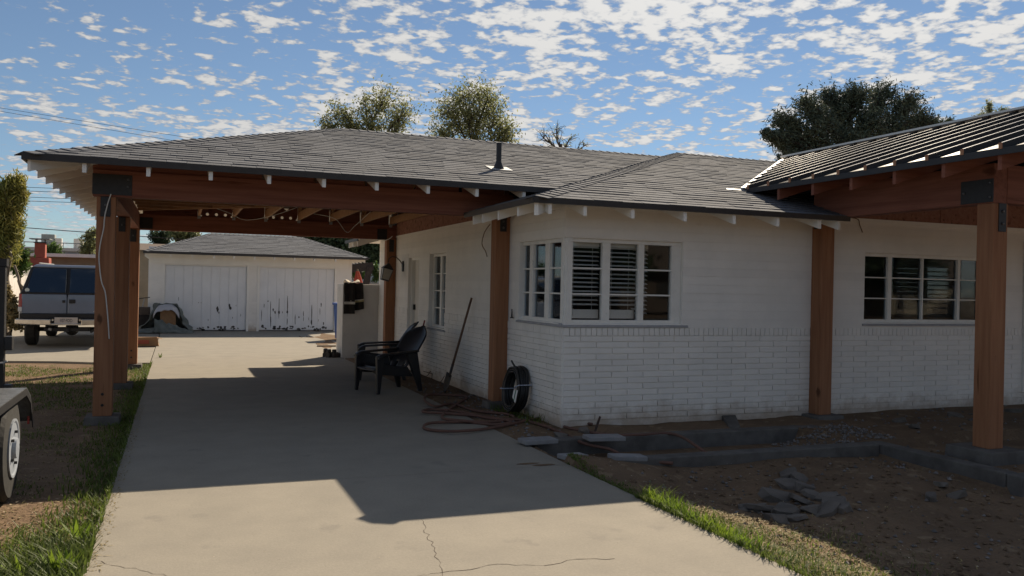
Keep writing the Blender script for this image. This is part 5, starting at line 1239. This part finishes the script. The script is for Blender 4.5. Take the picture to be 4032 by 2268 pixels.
# ================================================================ VEGETATION HELPERS
def quads_obj(name, V, m, parent=None, tri=False):
    """V (n,4,3) or (n,3,3) array -> one mesh"""
    n, k, _ = V.shape; me = bpy.data.meshes.new(name)
    og = np.array(origin(parent)) if parent is not None else np.zeros(3)
    me.vertices.add(n*k); me.vertices.foreach_set('co', (V-og).reshape(-1).astype(np.float32))
    me.loops.add(n*k); me.loops.foreach_set('vertex_index', np.arange(n*k, dtype=np.int32))
    me.polygons.add(n); me.polygons.foreach_set('loop_start', np.arange(0, n*k, k, dtype=np.int32))
    me.update(calc_edges=True); me.validate(); me.materials.append(MAT[m])
    o = bpy.data.objects.new(name, me); link(o, parent); return o
def leaves(C, ln, wd, droop=0.0):
    n = len(C); a = rng.normal(size=(n, 3)); a[:, 2] -= droop; a /= np.linalg.norm(a, axis=1)[:, None]
    b = rng.normal(size=(n, 3)); b -= a*(a*b).sum(1)[:, None]; b /= np.linalg.norm(b, axis=1)[:, None]
    L_ = (ln*rng.uniform(.6, 1.3, n))[:, None]; W_ = (wd*rng.uniform(.6, 1.3, n))[:, None]
    return np.stack([C-a*L_*.5, C+b*W_*.5, C+a*L_*.5, C-b*W_*.5], 1)
def limb(m_, p0, p1, r0, r1, wob, k=5):
    P = []; d = p1-p0
    for i in range(k+1):
        t = i/k; P.append(p0+d*t+rng.normal(size=3)*wob*np.linalg.norm(d)*(t*(1-t)*2)+np.array([0, 0, .08*np.linalg.norm(d)*math.sin(t*math.pi)]))
    m_.tube(P, list(np.linspace(r0, r1, k+1)), 5); return P
def tree(name, label, base, clumps, trunk_r, leafm, ln, wd, per, cat='tree', group=None, bark='bark', fork=.45, twigs=9, spread=.16, droop=.2, wob=.08, shell=.55, twig_r=.3):
    """clumps: (centre, (rx, ry, rz)); limbs run from the trunk into each clump, leaves gather round the twigs"""
    base = np.array(base, float); t = thing(name, label, cat, tuple(base), group)
    C0 = np.mean([np.array(c[0]) for c in clumps], 0); m_ = MB()
    zlow = min(c[0][2] for c in clumps)
    top = np.array([C0[0]*.7+base[0]*.3, C0[1]*.7+base[1]*.3, zlow])
    tp_ = limb(m_, base-(0, 0, .2), top, trunk_r, trunk_r*.6, .04, 7); P = []
    for (c, r) in clumps:
        c = np.array(c, float); r = np.array(r, float)
        st = tp_[rng.integers(4, 8)]; lp_ = limb(m_, st, c, trunk_r*.42, trunk_r*.16, wob)
        for k in range(twigs):
            v = rng.normal(size=3); v /= np.linalg.norm(v); v *= rng.uniform(shell, 1.0); e = c+v*r
            s0 = lp_[rng.integers(2, 6)]; tw = limb(m_, s0, e, trunk_r*.13, trunk_r*.03, wob, 4)
            pts = np.array(tw[1:]); n_ = per
            if n_:
                idx = rng.integers(0, len(pts), n_); tt = rng.random(n_)[:, None]
                a = pts[np.maximum(idx-1, 0)]; b = pts[idx]
                P.append(a+(b-a)*tt+rng.normal(size=(n_, 3))*spread*r.mean())
    build(m_, 'trunk', bark, t, smooth=True)
    if P: quads_obj('crown', leaves(np.concatenate(P), ln, wd, droop), leafm, t)
    return t
def pxc(px, py, Y, rpx, asp=(1, 1, 1)):
    """crown clump from its photo position at depth Y and its radius in photo pixels"""
    c = ony(px, py, Y); z = (c-np.array([0, 0, CAMH]))@FW; r = rpx*z/FPX; return (c, (r*asp[0], r*asp[1], r*asp[2]))
def base_under(px, Y): 
    p = ony(px, 1100, Y); p[2] = 0; return p
# ---------------- trees beyond the roofs
tree('street_tree', 'sparse olive-leaved tree with two uneven lobes behind the carport ridge', base_under(1500, 56), [pxc(1510, 385, 56, 78), pxc(1590, 440, 56, 60), pxc(1440, 420, 56, 62), pxc(1560, 500, 56, 70), pxc(1460, 510, 56, 65), pxc(1330, 445, 56, 52), pxc(1275, 490, 56, 42), pxc(1370, 500, 56, 55)], .2, 'leaf_olive', .22, .10, 40, 'tree', 'trees beyond the roofs', spread=.34, twigs=20)
tree('street_tree', 'sparse round tree with drooping outer twigs behind the vent pipe', base_under(1860, 58), [pxc(1830, 380, 58, 75), pxc(1920, 385, 58, 70), pxc(1760, 440, 58, 72), pxc(1850, 470, 58, 85), pxc(1950, 460, 58, 72), pxc(1990, 520, 58, 58), pxc(1740, 520, 58, 62), pxc(1860, 545, 58, 80)], .22, 'leaf_olive', .25, .105, 60, 'tree', 'trees beyond the roofs', spread=.34, twigs=20, droop=.5)
tree('bare_tree', 'nearly leafless small tree poking up behind the house ridge', base_under(2180, 42), [pxc(2130, 530, 42, 45), pxc(2190, 510, 42, 45), pxc(2240, 550, 42, 45), pxc(2300, 575, 42, 35)], .16, 'leaf_olive', .16, .05, 3, 'tree', 'trees beyond the roofs', twigs=18, spread=.15)
pine = [(3080, 470, 62), (3105, 560, 70), (3180, 425, 78), (3275, 380, 72), (3370, 372, 70), (3470, 372, 78), (3560, 415, 80), (3640, 460, 62), (3300, 470, 85), (3430, 470, 90), (3540, 510, 80), (3210, 520, 80), (3052, 545, 36), (3690, 505, 45), (3330, 565, 90), (3470, 580, 90), (3180, 610, 85), (3600, 560, 75), (3100, 620, 60), (3020, 525, 30)]
tree('pine_tree', 'huge dense dark pine with lumpy crown behind the metal porch roof', base_under(3370, 44), [pxc(a, b, 44+rng.uniform(-1.5, 1.5), c, (1, 1, .8)) for a, b, c in pine], .5, 'leaf_pine', .30, .075, 150, 'tree', 'trees beyond the roofs', twigs=18, spread=.25, droop=-.2, shell=.4, bark='dark_timber')
tree('pine_tree', 'small grey-green pine top just right of the huge dark pine', base_under(3745, 52), [pxc(3735, 480, 52, 32), pxc(3705, 500, 52, 26), pxc(3760, 505, 52, 24)], .2, 'leaf_dark', .28, .07, 60, 'tree', 'trees beyond the roofs', twigs=12, spread=.25)
tree('conifer', 'feathery pointed conifer tip showing over the porch roof', base_under(3900, 40), [pxc(3895, 420, 40, 26, (.6, .6, 1.5)), pxc(3870, 450, 40, 28), pxc(3920, 450, 40, 34), pxc(3955, 440, 40, 24), pxc(3850, 470, 40, 26), pxc(3935, 475, 40, 30)], .14, 'leaf_olive', .2, .05, 40, 'tree', 'trees beyond the roofs', twigs=12, spread=.2, droop=-.3)
# ---------------- left side
tree('bamboo_clump', 'tall yellow-green bamboo-like clump at the block wall', base_under(20, 25), [pxc(15, 740, 25, 60), pxc(50, 700, 25, 38), pxc(35, 820, 25, 62), pxc(-60, 800, 25, 90), pxc(70, 790, 25, 34), pxc(20, 910, 25, 65), pxc(55, 880, 25, 40), pxc(40, 990, 25.4, 60), pxc(-40, 960, 25, 80), pxc(85, 750, 25, 30)], .1, 'leaf_yellow', .19, .035, 75, 'bamboo', twigs=14, spread=.24, droop=1.0, bark='bark_light')
tree('shrub', 'dark green bush between the bamboo clump and red chimney', base_under(85, 29), [pxc(80, 1010, 29, 30), pxc(60, 1030, 29, 30), pxc(95, 1040, 29, 24)], .06, 'leaf_green', .16, .06, 60, 'shrub', twigs=10, spread=.3)
tree('agave_shrub', 'spiky bright green shrub behind the red chimney', base_under(215, 52), [pxc(200, 985, 52, 26), pxc(225, 990, 52, 24), pxc(175, 995, 52, 20)], .06, 'leaf_green', .5, .07, 50, 'shrub', twigs=8, spread=.3, droop=-.5)
tree('street_tree', 'thin hazy grey-green tree beyond the flat-roofed house', base_under(350, 60), [pxc(345, 930, 60, 34, (.8, .8, 1.2)), pxc(360, 970, 60, 32), pxc(335, 985, 60, 28), pxc(370, 910, 60, 24)], .14, 'leaf_olive', .28, .08, 26, 'tree', 'trees behind the garage', twigs=14, spread=.25)
tree('street_tree', 'spiky sparse tree top seen left of the garage ridge', base_under(620, 44), [pxc(612, 935, 44, 30), pxc(640, 930, 44, 24), pxc(655, 945, 44, 18)], .12, 'leaf_dark', .3, .06, 40, 'tree', 'trees behind the garage', twigs=10, spread=.25)
tree('street_tree', 'low grey-green tree under the rear beam behind the garage roof', base_under(710, 46), [pxc(690, 915, 46, 34), pxc(735, 920, 46, 32), pxc(770, 925, 46, 28)], .14, 'leaf_olive', .22, .09, 60, 'tree', 'trees behind the garage', twigs=12, spread=.25)
tree('shade_tree', 'dense dark tree with leaning trunk behind the right garage corner', base_under(1430, 38.5), [pxc(1250, 950, 39, 52), pxc(1330, 955, 39, 60), pxc(1400, 965, 38.5, 60), pxc(1470, 950, 38.5, 60), pxc(1440, 1010, 38.5, 45), pxc(1300, 900, 39.5, 60), pxc(1420, 900, 39.5, 70), pxc(1490, 1000, 38.5, 36), pxc(1200, 925, 39.5, 40)], .34, 'leaf_dark', .2, .1, 110, 'tree', 'trees behind the garage', twigs=14, spread=.28, bark='dark_timber')
tree('shrub', 'leafy bush behind the white fence right of the leaning trunk', base_under(1470, 36), [pxc(1475, 1060, 36, 22), pxc(1490, 1080, 36, 18), pxc(1395, 1080, 35, 16), pxc(1425, 1085, 35, 14)], .05, 'leaf_green', .14, .06, 50, 'shrub', twigs=8, spread=.3)
# leaning trunk drawn as its own thick stem of the shade tree is covered by 'trunk'; dry vine by the SUV
tree('dry_shrub', 'half-dry leafy shrub by the block wall left of the SUV', base_under(45, 23.5), [pxc(40, 1180, 23.5, 34), pxc(60, 1220, 23.3, 30), pxc(30, 1250, 23.5, 34), pxc(60, 1280, 23.2, 28), pxc(20, 1140, 23.6, 26)], .05, 'grass_dry', .12, .07, 40, 'shrub', twigs=10, spread=.3, bark='bark')
a = ony(57, 1045, 24.2); b = ony(80, 1120, 24.0); c_ = ony(110, 1165, 23.8); e = c_.copy(); e[2] = .0
solo(MB().tube(smooth_path([a, (a+b)/2+(0, .05, .0), b, c_, e]), [.03]*25, 6), 'dead_branch', 'bark_light', 'bare curved dead branch leaning against the white block wall', 'branch', smooth=True)

# ================================================================ BACKGROUND BUILDINGS
bw = thing('block_wall', 'long block boundary wall, white below and grey along the top', 'wall', (-5.6, 28, 0))
for i in range(20):
    y0 = 12+i*1.62
    build(MB().box(-5.75, -5.6, y0+.004, y0+1.616, -.1, 1.62), 'wall_panel', 'block_white', bw)
    for k in range(2): build(MB().box(-5.755, -5.598, y0+.004+k*.81, y0+.806+k*.81, 1.626, 2.02), 'cap_block', 'block_gray', bw, bevel=.006)
nb = thing('neighbour_house', 'low tan flat-roofed neighbour house with white fascia beyond the wall', 'house', (-5, 48, 0))
nl, nr_ = ony(95, 1000, 47)[0], ony(480, 1000, 47)[0]; ztop = ony(250, 1000, 47)[2]
build(MB().box(nl, nr_, 47, 54, 0, ztop-.16), 'wall', 'tan_stucco', nb); build(MB().box(nl-.4, nr_+.4, 46.4, 54.5, ztop-.16, ztop), 'fascia', 'white_paint', nb)
build(MB().box(nl+.2, nr_-.2, 46.9, 46.99, .2, ztop-.8), 'lower_wall', 'block_gray', nb)
cn = thing('brick_chimney', 'red painted chimney with wide base and flat grey cap', 'chimney', tuple(base_under(157, 44)))
x0, x1 = ony(138, 1000, 44)[0], ony(180, 1000, 44)[0]; zt_ = ony(158, 957, 44)[2]; zs_ = ony(158, 1015, 44)[2]
build(MB().box(x0, x1, 43.8, 44.3, zs_, zt_), 'stack', 'chimney_red', cn, bevel=.02)
build(MB().hexa([(x0-.45, 43.6, 0), (x1+.25, 43.6, 0), (x1+.25, 44.6, 0), (x0-.45, 44.6, 0), (x0-.35, 43.7, zs_-.002), (x1+.17, 43.7, zs_-.002), (x1+.17, 44.5, zs_-.002), (x0-.35, 44.5, zs_-.002)]), 'base', 'chimney_red', cn, bevel=.02)
build(MB().box(x0-.05, x1+.05, 43.75, 44.35, zt_+.001, zt_+.04), 'crown', 'iron', cn)
for q in ((x0+.02, 43.85), (x1-.06, 43.85), (x0+.02, 44.2), (x1-.06, 44.2)): build(MB().box(q[0], q[0]+.04, q[1], q[1]+.04, zt_+.041, zt_+.16), 'cap_leg', 'galv', cn)
build(MB().box(x0-.2, x1+.2, 43.6, 44.5, zt_+.161, zt_+.20), 'cap', 'hvac', cn)
cbld = thing('commercial_building', 'pale blue metal commercial building far beyond the neighbour house', 'building', (-10, 92, 0))
l2, r2 = ony(70, 990, 90)[0], ony(520, 990, 90)[0]; z2 = ony(250, 968, 90)[2]
build(MB().box(l2, r2, 90, 110, 0, z2-.5), 'wall', 'steel_blue', cbld); build(MB().box(l2-.3, r2+.3, 89.6, 110.4, z2-.5, z2-.2), 'parapet', 'block_white', cbld); build(MB().bar((l2, 89.8, z2+.25), (r2, 89.8, z2+.25), .08, .08), 'roof_rail', 'hvac', cbld)
for i in range(9):
    x = l2+(r2-l2)*(i+.5)/9; build(MB().box(x-.03, x+.03, 89.77, 89.83, z2-.2, z2+.21), 'rail_post', 'hvac', cbld)
for (px0, px1, pt, lab) in ((165, 218, 922, 'large dark rooftop air-conditioning unit on the far blue building'), (219, 246, 938, 'smaller pale rooftop unit beside the large dark rooftop unit'), (292, 330, 940, 'white stepped rooftop ducting on the far blue building')):
    xa, xb = ony(px0, 950, 92)[0], ony(px1, 950, 92)[0]; zt2 = ony(px0, pt, 92)[2]
    solo(MB().box(xa, xb, 91.5, 91.5+xb-xa, z2-.49, zt2), 'rooftop_unit', 'hvac' if px0 < 200 else 'block_white', lab, 'rooftop unit', bevel=.05)
pl = thing('utility_pole', 'distant dark utility pole with short crossarm left of the chimney', 'utility pole', tuple(base_under(78, 120)))
a = ony(78, 935, 120); build(MB().tube([(a[0], 120, 0), a], .17, 8), 'pole', 'dark_timber', pl); w1, w2 = ony(66, 937, 120), ony(95, 937, 120); build(MB().bar(w1, w2, .2, .25), 'crossarm', 'dark_timber', pl)
nb2 = thing('neighbour_house', 'brown-roofed house behind the left end of the garage', 'house', (0, 40, 0))
xa, xb = ony(480, 960, 40)[0], ony(640, 960, 40)[0]; zt2 = ony(570, 948, 40)[2]
build(MB().box(xa, xb, 40.3, 46, 0, zt2-.4), 'wall', 'tan_stucco', nb2); build(MB().hexa([(xa-.3, 40, zt2-.4), (xb+.3, 40, zt2-.4), (xb+.3, 46.4, zt2-.4), (xa-.3, 46.4, zt2-.4), (xa-.3, 43, zt2+.0), (xb+.3, 43, zt2+.0), (xb+.3, 43.4, zt2+.0), (xa-.3, 43.4, zt2+.0)]), 'roof', 'brown_roof', nb2)
# yard behind the garage, right gap
solo(MB().box(4.9, 16, 37, 37.2, -.1, 2.45), 'back_fence', 'steel_blue', 'pale blue-grey fence wall seen past the garage right corner', 'fence')
solo(MB().box(5.0, 12, 33.9, 34.1, -.1, 1.62), 'block_wall', 'block_gray', 'low grey block wall in front of the pale fence behind the garage', 'wall')
pg = thing('pergola', 'dark timber pergola frame behind the right garage corner', 'pergola', tuple(base_under(1430, 31)))
a = ony(1384, 1050, 31); b = ony(1470, 1038, 31); build(MB().bar(a-(0.3, 0, .1), b-(0, 0, .1), .14, .3), 'beam', 'dark_timber', pg)
c_ = ony(1418, 1070, 31); build(MB().box(c_[0]-.05, c_[0]+.05, 30.95, 31.05, 0, c_[2]+.1), 'post', 'dark_timber', pg)
c_ = ony(1455, 1050, 31); d_ = ony(1438, 1092, 31); d_[2] = 0; d_[0] -= .25; build(MB().bar(c_, d_, .2, .2, (0, 1, 0)), 'post', 'dark_timber', pg)
# across the street, behind the viewer: seen only as reflections in the window panes
st = struct(build(MB().box(-80, 80, -24, -15, -.25, -.03), 'street', 'asphalt'))
def street_house(x0, wd, wallm, label, gx=None):
    h = thing('street_house', label, 'house', (x0+wd/2, -36, 0), 'houses across the street')
    build(MB().box(x0, x0+wd, -43, -34, 0, 2.9), 'wall', wallm, h); build(MB().prism([(x0-.6, -43.6, 2.9), (x0-.6, -33.2, 2.9), (x0-.6, -38.4, 5.2)], (wd+1.2, 0, 0)), 'roof', 'brown_roof', h)
    if gx: build(MB().prism([(gx, -33.15, 2.6), (gx+8, -33.15, 2.6), (gx+4, -33.15, 4.6)], (0, .8, 0)), 'gable', 'white_paint', h); build(MB().box(gx+2.5, gx+5.5, -33.99, -33.9, .0, 2.1), 'garage_door', 'block_white', h)
    for k in range(3):
        wx = x0+wd*(.15+.3*k); build(MB().box(wx, wx+1.4, -33.99, -33.95, 1.0, 2.1), 'window', 'interior', h)
street_house(2, 22, 'tan_stucco', 'tan house with white front gable across the street, mirrored in the windows', 9)
street_house(28, 20, 'brown_roof', 'dark brown house across the street beside the white-gabled one')
street_house(52, 20, 'tan_stucco', 'plain tan house farther along across the street')
street_house(76, 22, 'brown_roof', 'dark house at the far end across the street')
street_house(-24, 22, 'tan_stucco', 'tan house across the street on the other side of the gabled one')
street_house(-50, 22, 'brown_roof', 'dark house at the other far end across the street')
for (x_, y_, r_, lab) in ((25.5, -31, 3.2, 'dark tree between the gabled and the brown street houses'), (0, -31, 3.0, 'dark tree between the two tan street houses'), (50, -31, 3.4, 'dark tree before the gap by the plain tan street house'), (74, -31, 3.4, 'dark tree by the far dark street house'), (-26, -31, 3.4, 'dark tree left of the tan street house'), (38, -29, 3.0, 'dark tree in front of the brown street house'), (62, -29, 3.0, 'dark tree in front of the plain tan street house')):
    tree('street_tree', lab, (x_, y_, 0), [((x_+dx*r_*.5, y_+dy*r_*.4, 1.4+r_*(.4+dz)), (r_*.6, r_*.6, r_*.5)) for dx, dy, dz in ((-1, 0, 0), (1, 0, .1), (0, 1, .2), (0, -1, .35), (.3, .2, .7))], .3, 'leaf_dark', .6, .35, 50, 'tree', 'trees across the street', twigs=10, spread=.3)
# overhead lines
for i, (y0, y1, Y, r) in enumerate(((889, 917, 40, .016), (733, 748, 70, .018), (748, 762, 70, .018), (772, 786, 70, .018), (788, 800, 70, .018), (508, 602, 60, .012), (530, 632, 62, .012))):
    xe = 1250 if i < 5 else 1500; A = ony(-900, y0-(y1-y0)*2.4 if i else 822, Y+6); B = ony(xe, y1+(y1-y0)*(xe-375)/375.*1.0 if i < 5 else y1+60, Y-4)
    P = [A+(B-A)*t-np.array([0, 0, 1.2*4*t*(1-t)*.0]) for t in np.linspace(0, 1, 9)]
    solo(MB().tube(P, r, 4), 'utility_wire', 'wire_dark', ('single thick overhead cable crossing low behind the carport posts' if i == 0 else 'thin overhead utility wire crossing the sky beyond the left yard'), 'wire', 'overhead utility wires')

# ================================================================ GRASS
def blades(name, label, X, Y, H, Wd, bend, m, cat='grass', kind=True):
    n = len(X); Z = np.array([gz(a, b) for a, b in zip(X, Y)])-.004
    Z = np.where((X > DX0) & (X < DX1), .0, Z)
    th = rng.uniform(0, 2*math.pi, n); dr_ = np.stack([np.cos(th), np.sin(th)], 1); sd = np.stack([-np.sin(th), np.cos(th)], 1)
    B = np.stack([X, Y, Z], 1); bd = bend*rng.uniform(.3, 1.2, n)*H
    def pt(f, ww):
        p = B.copy(); p[:, :2] += dr_*(bd*f*f)[:, None]; p[:, 2] += H*f*(1-.25*f*bend); q = p.copy()
        p[:, :2] -= sd*(Wd*ww)[:, None]; q[:, :2] += sd*(Wd*ww)[:, None]; return p, q
    a0, a1 = pt(0, .5); b0, b1 = pt(.55, .45); c0, c1 = pt(1.0, .03)
    V = np.concatenate([np.stack([a0, a1, b1, b0], 1), np.stack([b0, b1, c1, c0], 1)], 0)
    o = quads_obj(name, V, m); tag(o, label, cat); stuff(o); return o
def patch(n, x0, x1, y0, y1, thr, sc_=1.3, seed=0.0):
    X = rng.uniform(x0, x1, n*3); Y = rng.uniform(y0, y1, n*3)
    k = np.array([nz(a*sc_, b*sc_, seed)+.5*nz(a*sc_*3, b*sc_*3, seed) > thr for a, b in zip(X, Y)]); return X[k][:n], Y[k][:n]
# left drive edge, lush at the near end
n = 6500; Y = 4.3+ (17.2-4.3)*rng.random(n)**1.7; X = DX0+.03-np.abs(rng.normal(size=n))*(.16+.10*np.exp(-((Y-5.2)/.8)**2))-.0
Hh = rng.uniform(.03, .09, n)*(1+1.0*np.exp(-((Y-5.0)/.7)**2))
blades('grass', 'green grass edging the left side of the concrete drive', X, Y, Hh, .006+.004*rng.random(n), .7, 'grass_green')
n = 1500; X = rng.normal(-.72, .15, n); Y = rng.normal(5.0, .33, n); k = X < DX0
blades('grass', 'taller lush grass clump at the near left drive edge', X[k], Y[k], rng.uniform(.07, .20, k.sum()), .007+.004*rng.random(k.sum()), .9, 'grass_green')
X, Y = patch(9000, -3.6, -.5, 3.6, 11.5, .08, 1.1, 2.0)
blades('grass', 'patchy short lawn left of the drive beside the trailer', X, Y, rng.uniform(.015, .05, len(X)), .005+.004*rng.random(len(X)), .9, 'grass_green')
X, Y = patch(9000, -4.2, -.5, 11.5, 17.6, -.12, .9, 4.0)
blades('grass', 'short lawn between the carport posts and the parking pad', X, Y, rng.uniform(.02, .06, len(X)), .007+.005*rng.random(len(X)), .9, 'grass_green')
X, Y = patch(24000, -3.6, -.47, 3.4, 17.4, -.25, 1.6, 7.0)
blades('dry_grass', 'dry straw-coloured grass scattered over the left yard', X, Y, rng.uniform(.008, .03, len(X)), .006+.006*rng.random(len(X)), 1.6, 'grass_dry', 'dry grass')
# right drive edge
n = 3000; Y = rng.uniform(3.0, 5.6, n); X = DX1-.03+np.abs(rng.normal(size=n))*(.09+.05*(5.5-Y))
blades('grass', 'bright green grass fringe along the right drive edge', X, Y, rng.uniform(.02, .085, n), .005+.003*rng.random(n), .9, 'grass_green')
n = 700; Y = rng.uniform(4.3, 5.6, n); X = DX1+.01+np.abs(rng.normal(size=n))*.075
blades('grass', 'tall grass tuft at the shadow edge of the right drive side', X, Y, rng.uniform(.06, .17, n), .006+.004*rng.random(n), .7, 'grass_bright')
n = 12000; Y = rng.uniform(2.8, 5.4, n); X = 3.27+np.abs(rng.normal(size=n))*.55
blades('dry_grass', 'trampled dry grass between the right drive edge and bare dirt', X, Y, rng.uniform(.008, .04, n), .006+.006*rng.random(n), 1.6, 'grass_dry', 'dry grass')
n = 2600; Y = rng.uniform(2.8, 5.0, n); X = 3.45+np.abs(rng.normal(size=n))*.45
blades('grass', 'thin green shoots among the dry grass of the front yard', X, Y, rng.uniform(.02, .06, n), .005+.003*rng.random(n), .9, 'grass_green')
n = 900; Y = rng.uniform(5.6, 6.9, n); X = DX1-.01+np.abs(rng.normal(size=n))*.07
blades('grass', 'low creeping grass along the shaded right drive edge', X, Y, rng.uniform(.01, .04, n), .006+.003*rng.random(n), 1.2, 'grass_green')
X, Y = patch(1500, 3.6, 7, 3.2, 6.4, .25, 1.6, 9.0)
blades('dry_grass', 'stray dead grass on the shaded yard dirt', X, Y, rng.uniform(.005, .02, len(X)), .006+.006*rng.random(len(X)), 1.8, 'grass_dry', 'dry grass')
n = 260; X = rng.uniform(3.7, 3.97, n); Y = rng.uniform(8.8, 10.2, n)
blades('grass', 'few thin weeds at the foot of the corner wall', X, Y, rng.uniform(.03, .14, n), .006+.004*rng.random(n), .6, 'grass_green')
# grass overhanging the slab and litter
n = 700; Y = 4.5+rng.random(n)*7; X = DX0+rng.random(n)*.10
o = blades('dry_grass', 'dry runners creeping over the left slab edge', X, Y, rng.uniform(.005, .02, n), .004+.004*rng.random(n), 3.0, 'grass_dry', 'dry grass')
n = 1500; C = np.stack([np.where(rng.random(n) < .65, rng.uniform(-2.6, -.5, n), rng.uniform(3.4, 5.0, n)), rng.uniform(3.2, 7.0, n), np.zeros(n)], 1)
C[:, 2] = [gz(a, b)+.012 for a, b in C[:, :2]]
V = leaves(C, .03, .012); V[:, :, 2] = C[:, None, 2]+(V[:, :, 2]-C[:, None, 2])*.3
stuff(tag(quads_obj('leaf_litter', V, 'litter'), 'pale dead leaf bits littering the near grass', 'leaf litter'))
n = 160; C = np.stack([rng.uniform(DX0, DX1, n), rng.uniform(3.6, 9, n), np.full(n, .004)], 1); V = leaves(C, .014, .006); V[:, :, 2] = .003+(V[:, :, 2]-.004)*.2
stuff(tag(quads_obj('leaf_litter', V, 'litter'), 'tiny leaf crumbs and grit sprinkled on the concrete drive', 'leaf litter'))
# broad-leaved weeds
def weed(px, py, n, ln, label, seed, m='grass_bright'):
    r = np.random.default_rng(seed); p = onz(px, py, -.02); t = thing('weed_plant', label, 'weed', tuple(p), 'broad-leaved weeds by the drive')
    for i in range(n):
        a = 2*math.pi*i/n+r.uniform(-.3, .3); L_ = ln*r.uniform(.7, 1.15); el = r.uniform(.7, 1.35); d = np.array([math.cos(a)*math.cos(el), math.sin(a)*math.cos(el), math.sin(el)]); sd = np.array([-math.sin(a), math.cos(a), 0])
        def lf_(u, v, d=d, sd=sd, L_=L_):
            s_ = 2*u-1; wv = .013*math.sin(min(1, v*1.05+.08)*math.pi)**.7+.001; return p+d*L_*v+sd*s_*wv+np.array([0, 0, -.05*v*v*L_*4*.3+abs(s_)*.004])
        build(MB().grid(lf_, 2, 6), 'leaf', m, t, smooth=True, recalc=False)
weed(300, 2135, 9, .17, 'bright broad-leaved weed rosette at the left drive edge, farthest of its row', 1)
weed(330, 2140, 6, .13, 'bright small weed beside the farthest rosette at the left drive edge', 2)
weed(268, 2262, 9, .18, 'tall bright weed with upright leaves at the near left drive edge', 3)
weed(215, 2275, 7, .16, 'bright leaning weed left of the tall upright weed by the drive', 4)
weed(85, 2290, 6, .15, 'bright single weed out in the dry grass left of the drive', 5)
weed(630, 1412, 6, .12, 'small dark weed growing in the slab joint near the pad', 6, 'grass_green')
weed(2020, 1590, 6, .3, 'spindly tall weed beside the tubing coil at the wall foot', 7, 'grass_green')
weed(2160, 1655, 8, .13, 'low dark weed at the foot of the corner wall', 8, 'grass_green')
